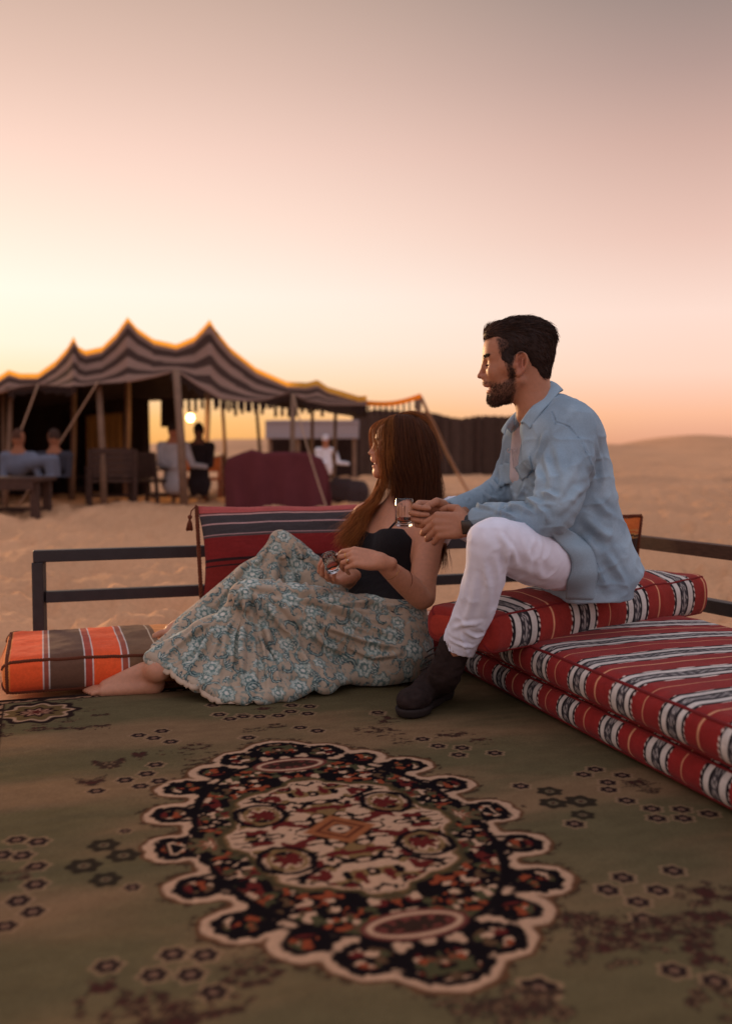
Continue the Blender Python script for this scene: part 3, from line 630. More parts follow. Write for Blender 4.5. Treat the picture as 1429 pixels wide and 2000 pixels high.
    def mesh(s, relax=1):
        D = s.D; I = D < 0; nx, ny, nz = D.shape
        c = np.zeros((nx - 1, ny - 1, nz - 1), np.uint8); cor = [(i, j, k) for i in (0, 1) for j in (0, 1) for k in (0, 1)]
        for i, j, k in cor: c += I[i:nx - 1 + i, j:ny - 1 + j, k:nz - 1 + k]
        idx = np.argwhere((c > 0) & (c < 8)); n = len(idx)
        num = np.full(c.shape, -1, np.int32); num[idx[:, 0], idx[:, 1], idx[:, 2]] = np.arange(n)
        val = {q: D[idx[:, 0] + q[0], idx[:, 1] + q[1], idx[:, 2] + q[2]].astype(float) for q in cor}
        acc = np.zeros((n, 3)); cnt = np.zeros(n)
        for q in cor:
            for a in range(3):
                if q[a]: continue
                p = list(q); p[a] = 1; p = tuple(p); v0, v1 = val[q], val[p]; m = (v0 < 0) != (v1 < 0); t = np.where(m, v0 / np.where(m, v0 - v1, 1), 0)
                pos = np.tile(np.array(q, float), (n, 1)); pos[:, a] = t; acc += pos * m[:, None]; cnt += m
        loc = acc / cnt[:, None]; V = np.empty((n, 3))
        for a in range(3): x = s.ax[a]; V[:, a] = x[idx[:, a]] * (1 - loc[:, a]) + x[idx[:, a] + 1] * loc[:, a]
        F = []
        for a in range(3):
            b, d = (a + 1) % 3, (a + 2) % 3
            sl0 = [slice(None)] * 3; sl1 = [slice(None)] * 3; sl0[a] = slice(0, -1); sl1[a] = slice(1, None)
            for q in (b, d): sl0[q] = slice(1, -1); sl1[q] = slice(1, -1)
            ch = I[tuple(sl0)] != I[tuple(sl1)]; e = np.argwhere(ch)
            if not len(e): continue
            e[:, b] += 1; e[:, d] += 1; inn = I[e[:, 0], e[:, 1], e[:, 2]]
            def cell(ob, od): w = e.copy(); w[:, b] -= ob; w[:, d] -= od; return num[w[:, 0], w[:, 1], w[:, 2]]
            Q = np.stack([cell(1, 1), cell(0, 1), cell(0, 0), cell(1, 0)], -1); Q[~inn] = Q[~inn][:, ::-1]; F.append(Q)
        F = np.vstack(F)
        for _ in range(relax): V = V + 0.5 * (nbr_mean(V, F) - V)
        return V, F
def nbr_mean(V, F):
    a = np.concatenate([F[:, 0], F[:, 1], F[:, 2], F[:, 3], F[:, 1], F[:, 2], F[:, 3], F[:, 0]]); b = np.concatenate([F[:, 1], F[:, 2], F[:, 3], F[:, 0], F[:, 0], F[:, 1], F[:, 2], F[:, 3]])
    cnt = np.bincount(a, minlength=len(V)).astype(float); return np.stack([np.bincount(a, V[b, k], len(V)) for k in range(3)], -1) / np.maximum(cnt, 1)[:, None]
def normals(V, F):
    n = np.cross(V[F[:, 2]] - V[F[:, 0]], V[F[:, 3]] - V[F[:, 1]]) if F.shape[1] == 4 else np.cross(V[F[:, 1]] - V[F[:, 0]], V[F[:, 2]] - V[F[:, 0]])
    N = np.zeros_like(V)
    for k in range(F.shape[1]):
        for a in range(3): N[:, a] += np.bincount(F[:, k], n[:, a], len(V))
    return N / (np.linalg.norm(N, axis=1)[:, None] + 1e-12)
def seg_dist(V, a, b):
    ab = b - a; t = np.clip(((V - a) @ ab) / (ab @ ab + 1e-12), 0, 1); return np.linalg.norm(V - a - t[:, None] * ab, axis=1), t
def snap(V, p, N=None, cam=None):
    """surface point of V nearest to the line of sight through photo pixel p, on the side facing the camera"""
    o = A3(0, 0, CAMZ); d = unit(P(p[0], p[1], 3.0) - o); w = V - o; t = w @ d; e = np.linalg.norm(w - t[:, None] * d, axis=1)
    near = e < max(e.min() + .004, .006); i = np.where(near)[0]; return V[i[np.argmin(t[i])]]
def folds(V, F, lines):
    """raise (or press) soft creases along polylines given in photo pixels on the surface: (pixels, width, height)"""
    N = normals(V, F); disp = np.zeros(len(V))
    for pts, w, h in lines:
        q = np.array([snap(V, p) for p in pts]); best = np.full(len(V), 1e9); prof = np.zeros(len(V)); tot = len(q) - 1
        for i in range(tot):
            d, t = seg_dist(V, q[i], q[i + 1]); m = d < best; best[m] = d[m]; prof[m] = (i + t[m]) / tot
        ends = np.sqrt(np.clip(np.sin(np.clip(prof, 0.02, .98) * math.pi), 0, 1)); disp += h * ends * np.exp(-(best / w) ** 2) - h * .45 * ends * np.exp(-((best - 2.0 * w) / (w * .9)) ** 2)
    return V + N * disp[:, None]
def strands(name, roots, dirs, length, m, parent, seg=5, r=.0006, curl=.0, bend=None, col=None, grav=0.0, seed=1, surf=None):
    """many thin tapering hairs as one mesh; dirs (n,3) start directions, bend (n,3) end directions"""
    g = np.random.default_rng(seed); n = len(roots); t = np.linspace(0, 1, seg + 1)
    L = np.broadcast_to(np.asarray(length, float), (n,)); bend = dirs if bend is None else bend
    pts = [np.asarray(roots, float)]
    ph = g.normal(size=(n, 3))
    for k in range(seg):
        d = dirs * (1 - t[k]) + bend * t[k] + curl * ph * math.sin(3.3 * t[k] + .6); d = d / (np.linalg.norm(d, axis=1)[:, None] + 1e-9); d[:, 2] -= grav * t[k]
        pts.append(pts[-1] + d * (L / seg)[:, None])
    return strand_mesh(name, np.stack(pts, 1), r, m, parent, col, g)
def strand_mesh(name, Pp, r, m, parent, col=None, g=None, three=True):
    n, k, _ = Pp.shape; g = g or np.random.default_rng(3); T = np.gradient(Pp, axis=1); T /= np.linalg.norm(T, axis=2)[..., None] + 1e-12
    ref = g.normal(size=(n, 1, 3)); N = np.cross(T, ref); N /= np.linalg.norm(N, axis=2)[..., None] + 1e-12; B = np.cross(T, N)
    w = np.asarray(r) if np.ndim(r) else np.full(n, r); tp = np.linspace(1, .25, k)[None, :, None] * np.reshape(w, (n, 1, 1))
    c = 3 if three else 2; a = np.arange(c) * 2 * math.pi / c
    V = Pp[:, :, None, :] + tp[..., None, :] * (np.cos(a)[None, None, :, None] * N[:, :, None, :] + np.sin(a)[None, None, :, None] * B[:, :, None, :])
    i = np.arange(n)[:, None, None] * k * c; s = np.arange(k - 1)[None, :, None] * c; j = np.arange(c if three else 1)[None, None, :]; j2 = (j + 1) % c
    F = np.stack([i + s + j, i + s + j2, i + s + c + j2, i + s + c + j], -1).reshape(-1, 4)
    cc = None if col is None else np.repeat(col, k * c, 0)
    return link(name, mesh_np(name, V.reshape(-1, 3), F, cc), m, parent)

# ------------------------------------------------------------------ body pieces
class HeadFrame:
    def __init__(s, o, f, u, sc):
        s.o = np.asarray(o, float); s.f = unit(f); s.l = unit(np.cross(u, s.f)); s.u = np.cross(s.f, s.l); s.sc = sc / 1000.0; s.ax = np.array([s.f, s.l, s.u])
    def p(s, f, l, u): return s.o + s.sc * (f * s.f + l * s.l + u * s.u)
    def loc(s, V): w = (V - s.o) / s.sc; return w @ s.f, w @ s.l, w @ s.u
def head(fd, H, female=False):
    S = H.sc
    E = lambda c, r, k=12, sub=False, ax=None: fd.ell(H.p(*c), np.array(r) * S, H.ax if ax is None else ax, k * S, sub)
    C = lambda a, b, ra, rb, k=10, sub=False: fd.cone(H.p(*a), H.p(*b), ra * S, rb * S, k * S, sub)
    j = .88 if female else 1.0
    E((-4, 0, 34), (97, 75, 82), 10)
    E((48, 0, 26), (54, 62, 56), 30)
    E((50, 0, -30), (49, 58, 62), 30)
    E((44, 0, -78), (47, 47 * j, 46), 30)
    E((75 if not female else 70, 0, -110), (20, 22 * j, 20), 16)
    for s in (1, -1):
        C((2, s * 58 * j, -62), (68, s * 22, -108), 15, 13, 24)
        E((66, s * 38, -34), (27, 21, 22), 16)
        E((20, s * 62, -20), (34, 14, 24), 20)
        C((82, s * 10, 12), (76, s * 44, 10), 9 if not female else 7, 7, 14)
        E((101, s * 30, -9), (15, 17, 11), 10, True)
        E((78, s * 31, -9), (15, 15, 14), 5)
    # nose
    nz = 0 if not female else -2
    C((95 + nz, 0, 5), (102 + nz, 0, -14), 9, 7, 12); C((102 + nz, 0, -14), (113 + nz, 0, -40), 7, 8, 6); E((116 + nz, 0, -42), (7, 7, 6), 5)
    for s in (1, -1): E((101 + nz, s * 12, -44), (12, 8, 8), 7)
    E((97, 0, -62), (10, 20, 12), 14)
    for s in (1, -1): E((109 + nz, s * 7, -51), (4, 3, 3), 3, True)
    # lips parted in a smile
    E((90, 0, -70), (9.5, 26, 5.0), 6); E((87.5, 0, -88), (9.5, 23, 6.5), 7)
    E((95, 0, -79), (16, 27, 5.4), 3, True)
    for s in (1, -1): E((80, s * 29, -76), (7, 4, 4), 5, True)
    # ears
    for s in (1, -1):
        tx = unit(H.f * .95 + H.u * -.22 + H.l * .0); ta = np.array([H.f * .96 - H.l * s * .22 + H.u * .18, H.l * s * .97 + H.f * .22, H.u * .98 - H.f * .18]); ta = np.array([unit(q) for q in ta])
        E((-2, s * 76, -17), (19, 9, 33), 4, False, ta); E((-2, s * 86, -13), (12.5, 11, 22), 3, True, ta)
        fd.chain([(H.p(a_, s * b_, c_), 3.4 * S) for a_, b_, c_ in ((11, 79, -8), (9, 82, 10), (-3, 84, 16), (-15, 85, 8), (-19, 86, -8), (-14, 84, -28), (-3, 81, -42), (6, 78, -46))], 3 * S, n=18); C((-4, s * 81, -30), (-6, s * 82, -4), 3, 3, 4); E((6, s * 76, -44), (9, 6, 10), 5); E((10, s * 74, -20), (6, 6, 8), 6)
def hand(fd, w, x, y, z, sc=1.0, curl=((.5, .6, .4),) * 4, thumb=((.022, .026, .006), (.052, .046, .016), (.078, .042, .030), (.094, .034, .040)), spread=(.10, .02, -.06, -.14), rr=1.0, tipk=.004):
    """wrist point w, axes x to the fingers, y to the thumb, z out of the palm; returns finger joint points"""
    x = unit(x); z = unit(z - x * np.dot(x, z)); yv = np.cross(z, x); yv = yv if np.dot(yv, y) > 0 else -yv
    p = lambda a, b, c: np.asarray(w) + sc * (a * x + b * yv + c * z)
    kn = [(.088, .028, 0), (.092, .0085, -.002), (.088, -.0105, -.001), (.080, -.028, .002)]
    ln = [(.043, .026, .021), (.047, .030, .022), (.044, .028, .021), (.034, .021, .019)]
    for (a, b, c), ri in zip(kn, (.0125, .0125, .012, .011)):
        fd.chain([(p(-.004, b * .45, 0), .019 * sc), (p(.04, b * .85, -.001), .0150 * sc), (p(a, b, c), ri * sc)], .008)
    fd.ell(p(.034, .020, .011), np.array([.030, .016, .013]) * sc, np.array([x, yv, z]), .012); fd.ell(p(.040, -.022, .009), np.array([.032, .012, .011]) * sc, np.array([x, yv, z]), .012)
    fd.cone(p(-.04, 0, 0), p(0, 0, 0), .026 * sc * rr, .024 * sc, .012)
    out = []
    for f in range(4):
        a = 0; q = p(*kn[f]); pts = [(q, .0100 * sc)]; dl = spread[f]
        for g_, (L, cu) in enumerate(zip(ln[f], curl[f])):
            a += cu; d = math.cos(a) * (math.cos(dl) * x + math.sin(dl) * yv) + math.sin(a) * z; q = q + d * L * sc; pts.append((q, (.0088, .0080, .0066)[g_] * sc * (1 if f < 3 else .9)))
        fd.chain(pts, tipk); out.append([b[0] for b in pts])
    tp = [p(*t) for t in thumb]; fd.chain([(tp[0], .016 * sc), (tp[1], .0125 * sc), (tp[2], .0105 * sc), (tp[3], .0085 * sc)], .006); out.append(tp)
    return out
# ================================================================== the man
M_skin = mat('tan_skin', attr=True, rough=0.5, var=0.08, vscale=90, bump=0.25, bscale=700, bdist=0.0008, spec=0.35, sss=0.12, sssr=(.006,))
M_hair = mat('dark_hair', attr=True, rough=0.6, var=0.15, vscale=200, bump=0, spec=0.22)
M_denim = mat('washed_denim', attr=True, rough=0.95, var=0.07, vscale=220, bump=0.5, bscale=900, bdist=0.0012, spec=0.08, sheen=0.05)
M_white = mat('white_cotton', s2l((234, 234, 244)), rough=0.95, var=0.05, vscale=40, bump=0.45, bscale=900, bdist=0.001, spec=0.08, sheen=0.05)
M_under = mat('grey_linen', s2l((198, 186, 184)), rough=0.95, var=0.08, vscale=60, bump=0.4, bscale=700, bdist=0.001, spec=0.08)
M_suede = mat('brown_suede', s2l((46, 34, 30)), rough=0.85, var=0.35, vscale=45, bump=0.5, bscale=300, bdist=0.0015, spec=0.15)
M_sole = mat('boot_sole', s2l((46, 36, 32)), rough=0.85, bump=.2)
M_black = mat('black_rubber', s2l((26, 26, 28)), rough=0.5, bump=0, spec=.4)
M_tooth = mat('teeth', s2l((236, 222, 206)), rough=0.3, bump=0, spec=.5)
pel = P(1165, 1100, 3.03); nb = P(1050, 800, 3.0)
lhip = P(1112, 1100, 2.95); rhip = P(1120, 1085, 3.12)
lkn = P(957, 1058, 2.66); lank = P(866, 1322, 2.83); rkn = P(872, 1010, 3.30); rank = P(760, 1262, 3.62)
lsh = P(1118, 842, 2.87); rsh = P(1030, 864, 3.11)
lel = P(1068, 1006, 2.74); lwr = P(914, 1026, 2.875); rel = P(985, 958, 3.16); rwr = P(877, 1003, 2.985)
mA = unit(nb - pel); L0 = A3(.52, -.85, 0); mL = unit(L0 - mA * (mA @ L0)); mF = np.cross(mL, mA)
HM = HeadFrame(P(1012.8, 704, 2.95), A3(-1, .10, -.03), A3(-.0, 0, 1), 1.0)
bf_ = Field(axis(-.02, 1.02, .006, ((.335, .62, .002), (.09, .33, .002))), axis(2.56, 3.68, .006, ((2.83, 3.08, .002),)), axis(.02, 1.16, .006, ((.80, 1.12, .002), (.47, .63, .002))))
head(bf_, HM)
S_ = .001
bf_.chain([(HM.p(-28, 0, -40), .058), (HM.p(-38, 0, -110), .056), (HM.p(-56, 0, -170), .060), (nb + A3(.03, 0, -.04), .075)], .02, n=8)
bf_.loft(pel, mA, mL, mF, [(-.05, 0, .03, .14, .10), (.15, 0, .045, .13, .10), (.3, 0, .02, .15, .105), (.42, 0, -.01, .14, .085), (.5, 0, -.012, .07, .06)], .03)
for sh, el, wr in ((lsh, lel, lwr), (rsh, rel, rwr)):
    bf_.chain([(sh, .055), (sh * .5 + el * .5, .045), (el, .038), (el * .5 + wr * .5, .036), (wr, .027)], .02, n=12)
for hp, kn_, an in ((lhip, lkn, lank), (rhip, rkn, rank)):
    bf_.chain([(hp, .075), (hp * .5 + kn_ * .5, .062), (kn_, .046), (kn_ * .6 + an * .4 + A3(.012, -.008, 0), .040), (an, .032)], .03, n=12)
bf_.cone(HM.p(-20, 18, -118), HM.p(-2, 10, -166), .010, .008, .02)
# right hand round the handle of the glass, palm towards the camera, thumb above
GL = P(788.5, 1000, 2.955)
rh = hand(bf_, rwr + A3(-.004, 0, 0), A3(-1, -.12, .02), A3(0, 0, 1), A3(.1, -1, -.15), 1.0, curl=((1.05, 1.35, .5), (1.0, 1.45, .5), (1.0, 1.4, .5), (1.0, 1.3, .5)), spread=(.02, 0, -.03, -.06), thumb=((.018, .028, .008), (.042, .042, .030), (.066, .033, .042), (.086, .022, .042)))
# left hand laid over the right wrist, back of the hand to the camera
lh = hand(bf_, lwr, A3(-1, .18, -.02), A3(.1, 0, 1), A3(0, 1, -.2), 1.02, curl=((.30, .75, .6), (.42, .85, .6), (.55, .85, .6), (.65, .85, .6)), spread=(-.45, -.55, -.62, -.72), thumb=((.016, .028, .004), (.034, .050, .014), (.058, .056, .030), (.080, .050, .040)))
V, F = bf_.mesh(1)
f, l, u = HM.loc(V)
skin = A3(*s2l((178, 122, 92))); col = np.tile(skin, (len(V), 1)) * (0.94 + .12 * fbm(V * 40, 3))[:, None]
hd = np.hypot(np.hypot(f, l), u) < 190
red = A3(*s2l((168, 92, 76)))
def blend(c, m, k): m = np.clip(m, 0, 1)[:, None]; return c * (1 - m) + k * m
col = blend(col, hd * np.exp(-(((f - 90) / 14) ** 2 + (l / 30) ** 2 + ((u + 80) / 12) ** 2)) * .85, A3(*s2l((186, 96, 86))))
col = blend(col, hd * np.exp(-(((f - 112) / 16) ** 2 + (l / 14) ** 2 + ((u + 42) / 12) ** 2)) * .4, red)
col = blend(col, hd * np.exp(-(((np.abs(l) - 80) / 10) ** 2 + ((f + 2) / 20) ** 2 + ((u + 17) / 34) ** 2)) * .5, red)
# beard shadow and scalp are skin seen through hair
def beard_mask(f, l, u):
    top = np.interp(f, [0, 14, 30, 48, 62, 78, 90, 104], [-12, -22, -48, -60, -64, -60, -58, -58])
    m = sst(-6, 16, top - u) * sst(-8, 12, f - np.interp(u, [-130, -90, -60, -10], [26, 14, 13, 14])) * sst(-150, -138, u)
    lips = np.exp(-(((u + 80.5) / 15.0) ** 6 + (l / 34) ** 6)) * sst(64, 74, f)
    return m * (1 - lips) * (f > 0)
bmk = beard_mask(f, l, u) * hd
brow = hd * np.exp(-(((u - 11 - .10 * np.abs(l)) / 5.0) ** 2)) * sst(8, 13, np.abs(l)) * (1 - sst(46, 54, np.abs(l))) * (f > 50)
lid = hd * np.exp(-(((u + 12.5) / 1.6) ** 2)) * np.exp(-((np.abs(l) - 31) / 13) ** 4) * (f > 70)
dark = A3(*s2l((46, 30, 24)))
col = blend(col, bmk * .62, dark); sbn = hd * sst(-70, -40, u) * (1 - sst(56, 70, u)) * (1 - sst(-9, 7, f - np.interp(u, [-60, -20, 0, 20, 60], [30, 40, 46, 58, 66]))) * sst(0, 8, f - np.interp(u, [-70, -50, -20, 10, 30], [12, 14, 17, 10, -120])) * (np.abs(l) > 40); col = blend(col, sbn * .7, dark); col = blend(col, brow * .9, dark); col = blend(col, lid * .9, dark)
def hand_marks(V, col, fingers):
    for pts in fingers:
        for a, b, c in zip(pts[:-2], pts[1:-1], pts[2:]):
            d = V - b; ax_ = unit(c - a); m = np.exp(-((d @ ax_) / .0016) ** 2) * (np.linalg.norm(d, axis=1) < .014); col = blend(col, m * .32, A3(*s2l((120, 70, 52))))
        tp_ = pts[-1] + unit(pts[-1] - pts[-2]) * .002; col = blend(col, np.exp(-(np.linalg.norm(V - tp_, axis=1) / .0055) ** 4) * .45, A3(*s2l((222, 166, 146))))
    return col
col = hand_marks(V, col, rh + lh)
man = link('person', mesh_np('person', V, F, col), M_skin)
tag(man, 'bearded man in open denim shirt and white trousers seated on red cushion', 'person')
Nn = normals(V, F); man_V, man_N = V, Nn
g = np.random.default_rng(21)
ci = np.where(bmk > .25)[0]; pr_ = bmk[ci] / bmk[ci].sum(); ri = g.choice(ci, 4200, p=pr_); fl_ = (HM.f * .25 - HM.u * .9)
dr = fl_ + Nn[ri] * .55 + g.normal(size=(len(ri), 3)) * .22
bc = A3(*s2l((74, 50, 38))) * g.uniform(.5, 1.5, len(ri))[:, None]
strands('beard', V[ri], dr, g.uniform(.0025, .006, len(ri)) * np.where(u[ri] < -100, 1.3, np.where((u[ri] > -74) & (f[ri] > 70), .5, .85)), M_hair, man, seg=3, r=.00055, bend=dr + fl_ * .5, col=bc)
for sd_ in (1, -1):
    ci = np.where((brow > .45) & (l * sd_ > 0))[0]; ri = g.choice(ci, 210); dr = np.sign(l[ri])[:, None] * HM.l * .9 - HM.f * .5 + Nn[ri] * .25 + g.normal(size=(len(ri), 3)) * .2
    strands('eyebrow', V[ri], dr, .009, M_hair, man, seg=3, r=.0006, col=np.tile(A3(*s2l((40, 27, 22))), (len(ri), 1)))['kind'] = 'stuff'
    ci = np.where((lid > .6) & (l * sd_ > 0))[0]; ri = g.choice(ci, 45); strands('eyelash', V[ri], HM.f - HM.u * .5 + g.normal(size=(45, 3)) * .2, .006, M_hair, man, seg=3, r=.0005, col=np.tile(A3(*s2l((30, 20, 18))), (45, 1)))['kind'] = 'stuff'
tb = MB()
for k in range(-4, 5): tb.box(HM.p(87 - .10 * k * k * .9, k * 4.7, -76), HM.f * .003, HM.l * .0022, HM.u * .0042)
tb.build('teeth', M_tooth, man, bevel=.001, smooth=True)
# hair: a shaped mass, then combed strands over it
hf = Field(axis(.30, .68, .0025), axis(2.80, 3.10, .0025), axis(.86, 1.17, .0025))
S = HM.sc; E = lambda c, r, k=10, sub=False: hf.ell(HM.p(*c), np.array(r) * S, HM.ax, k * S, sub)
E((-10, 0, 42), (96, 79, 82)); E((4, 0, 76), (82, 66, 41), 24); E((62, 0, 82), (36, 48, 24), 18); E((82, 0, 76), (19, 40, 15), 10); E((-52, 0, 4), (46, 64, 62), 20); E((-40, 0, 60), (62, 66, 52), 20); E((-58, 0, -42), (30, 50, 40), 16)
for s in (1, -1):
    E((34, s * 62, 2), (22, 14, 34), 12); E((30, s * 66, -14), (12, 9, 18), 10)
E((128, 0, -10), (62, 140, 76), 8, True); E((92, 0, 20), (26, 140, 42), 10, True); E((92, 0, -60), (62, 140, 62), 8, True)
for s in (1, -1): E((-2, s * 88, -20), (20, 26, 33), 5, True)
hf.plane(HM.p(-60, 0, -70), -HM.u * .9 + HM.f * .5, .01)
hV, hF = hf.mesh(1); hN = normals(hV, hF); hV = hV + hN * (.0035 * (fbm(hV * A3(60, 60, 60), 3) - .5))[:, None]
a_, b_, c_ = HM.loc(hV); hc = A3(*s2l((46, 33, 28))) * (.7 + .6 * fbm(hV * 120, 3))[:, None]
hair = link('hair', mesh_np('hair', hV, hF, hc), M_hair, man)
ri = g.choice(len(hV), 8000); fr_, lr, ur = a_[ri], b_[ri], c_[ri]
topw = sst(50, 90, ur)[:, None]; flow = (-HM.f * 1.0 + HM.u * (.25 * sst(60, 90, fr_))[:, None]) * topw + (1 - topw) * (-HM.f * .7 - HM.u * .8)
fn = flow - hN[ri] * np.sum(flow * hN[ri], 1)[:, None]; fn /= np.linalg.norm(fn, axis=1)[:, None] + 1e-9
dr = fn + hN[ri] * .15 + g.normal(size=(len(ri), 3)) * .16
ln_ = .008 + .018 * topw[:, 0] + .006 * g.random(len(ri)) + .006 * (fr_ < -60)
hcol = A3(*s2l((58, 40, 31))) * (g.uniform(.4, 1.7, len(ri)) * (1 + 1.2 * sst(50, 95, fr_)))[:, None]
strands('hair', hV[ri], dr, ln_, M_hair, hair, seg=4, r=.0007, bend=fn - hN[ri] * .35, col=hcol)
f, l, u = HM.loc(man_V); fade = sst(-70, -40, u) * (1 - sst(56, 70, u)) * (1 - sst(-9, 7, f - np.interp(u, [-60, -20, 0, 20, 60], [30, 40, 46, 58, 66]))) * sst(0, 8, f - np.interp(u, [-70, -50, -20, 10, 30], [12, 14, 17, 10, -120])) * (np.abs(l) > 40) * ((np.abs(l) < 76) | (f > 24))
nape = .6 * (1 - sst(-40, -20, f)) * sst(-80, -45, u) * (1 - sst(20, 40, u)); fade = fade * (np.hypot(np.hypot(f, l), u) < 170)
ci = np.where(fade > .1)[0]; ri = g.choice(ci, 4200, p=fade[ci] / fade[ci].sum()); dr = -HM.u * .9 - HM.f * .25 + man_N[ri] * .35 + g.normal(size=(len(ri), 3)) * .15
strands('hair', man_V[ri], dr, g.uniform(.003, .007, len(ri)), M_hair, hair, seg=3, r=.0006, col=A3(*s2l((50, 35, 28))) * g.uniform(.5, 1.5, len(ri))[:, None])

# ------------------------------------------------------------------ trousers
tf = Field(axis(.02, .98, .0048), axis(2.56, 3.7, .0048), axis(.06, .72, .0048))
tf.loft(pel, mA, mL, mF, [(-.05, 0, .06, .11, .09), (.0, 0, .05, .14, .10), (.12, 0, .045, .145, .11), (.2, 0, .04, .12, .09)], .03)
tf.chain([(lhip + A3(.03, .05, -.015), .082), (P(1042, 1084, 2.80), .086), (P(990, 1066, 2.69), .068), (lkn, .0625), (P(948, 1120, 2.68), .056), (P(925, 1195, 2.735), .0555), (P(900, 1252, 2.785), .050), (P(887, 1290, 2.80), .047)], .03, n=22)
tf.chain([(rhip, .10), (P(990, 1050, 3.22), .082), (rkn, .062), (P(812, 1130, 3.5), .055), (rank, .05)], .03, n=16)
tf.box(P(888, 1312, 2.80), np.array([A3(1, 0, 0), A3(0, 1, 0), unit(A3(.28, .05, 1))]), (.09, .09, .052), .002, .004, sub=True)
tf.cone(P(866, 1310, 2.81), P(893, 1262, 2.79), .041, .042, .004, sub=True)
tV, tF = tf.mesh(2)
tV = folds(tV, tF, [(((985, 1052), (992, 1085), (990, 1115)), .007, .007), (((975, 1040), (1000, 1075), (1010, 1105)), .007, .005), (((1000, 1105), (1040, 1120), (1085, 1135)), .012, .003), (((1060, 1050), (1050, 1095), (1056, 1130)), .010, .004), (((1010, 1030), (1030, 1080), (1035, 1120)), .010, .004),
                    (((905, 1235), (930, 1248), (948, 1240)), .006, .006), (((880, 1228), (905, 1222), (940, 1218)), .006, .005), (((875, 1250), (900, 1262), (925, 1266)), .005, .006), (((898, 1245), (908, 1262), (915, 1282)), .005, .005), (((925, 1130), (918, 1180), (905, 1225)), .009, .005), (((950, 1110), (958, 1150), (950, 1200)), .010, .005), (((968, 1090), (975, 1120), (970, 1160)), .008, .004)])
ridge = lambda q: (1 - np.abs(2 * fbm(q, 2) - 1)) ** 6 - .35
tV = tV + normals(tV, tF) * (.002 * (fbm(tV * A3(22, 22, 14), 3) - .5) + .0036 * ridge(tV * A3(17, 17, 12)) + .001 * (fbm(tV * 80, 2) - .5))[:, None]
tcol = np.ones((len(tV), 3))
trousers = link('trousers', mesh_np('trousers', tV, tF), M_white, man)
# ------------------------------------------------------------------ boots
def boot(name, ank, toe, heel, parent):
    d = unit((toe - heel) * A3(1, 1, 0)); z = A3(0, 0, 1); lat = np.cross(z, d); Lf = np.linalg.norm((toe - heel)[:2]); h0 = A3(heel[0], heel[1], 0.012)
    p = lambda a, b, c: h0 + a * d + b * lat + c * z
    lo = np.minimum(np.minimum(ank, toe), heel) - .1; hi = np.maximum(np.maximum(ank, toe), heel) + .12; hi[2] = ank[2] + .16
    fd = Field(*(axis(lo[k], hi[k], .003) for k in range(3)))
    top = ank + (ank - p(.07, 0, .05)) * .9; top = A3(ank[0] + .03, ank[1] - .03, ank[2] + .10)
    fd.chain([(top, .046), (ank, .046), (p(.055, 0, .065), .048)], .02, n=8)
    fd.ell(p(.045, 0, .04), (.05, .036, .045), np.array([d, lat, z]), .02); fd.ell(p(.13, 0, .048), (.085, .041, .042), np.array([d, lat, z]), .03); fd.ell(p(Lf - .06, .004, .036), (.066, .047, .036), np.array([d, lat, z]), .03)
    fd.plane(p(0, 0, .016), A3(0, 0, -1), .004)
    V, F = fd.mesh(1); N = normals(V, F); V = V + N * (.009 * (fbm(V * A3(30, 30, 60), 3) - .5))[:, None]
    b = link(name, mesh_np(name, V, F), M_suede, parent)
    fs = Field(*(axis(lo[k], hi[k] if k < 2 else .06, .003) for k in range(3)))
    fs.ell(p(.045, 0, .02), (.054, .039, .05), np.array([d, lat, z]), .02); fs.ell(p(.14, .002, .02), (.09, .038, .05), np.array([d, lat, z]), .02); fs.ell(p(Lf - .06, .004, .02), (.069, .050, .05), np.array([d, lat, z]), .02)
    fs.plane(p(0, 0, .020), A3(0, 0, 1), .003); fs.plane(p(0, 0, -.004), A3(0, 0, -1), .003)
    sV, sF = fs.mesh(1); link('sole', mesh_np('sole', sV, sF), M_sole, b)
    fv = d; lc = MB()
    for q in range(5):
        c0 = p(.135 - .016 * q, 0, .088 + .016 * q); lc.tube(spline([c0 - lat * .034 - A3(0, 0, .014), c0 - lat * .012 + fv * .004, c0 + lat * .012 + fv * .004 + A3(0, 0, .006), c0 + lat * .034 - A3(0, 0, .010)], 8), .0024, 5)
    lc.build('lace', M_sole, b, smooth=True)
    # elastic gusset and pull tab
    tb = MB(); tt = top - d * .044; tb.tube([tt + z * -.02, tt + z * .018 - d * .006, tt + z * .016 - d * .012, tt - z * .02 - d * .005], .004, 6); tb.build('pull_tab', M_sole, b, smooth=True)
    return b
boot('boot', lank, G(788, 1408), G(872, 1362), man)
boot('boot', rank - A3(0, 0, .06), rank * A3(1, 1, 0) + A3(-.20, -.02, 0), rank * A3(1, 1, 0) + A3(.06, .02, 0), man)
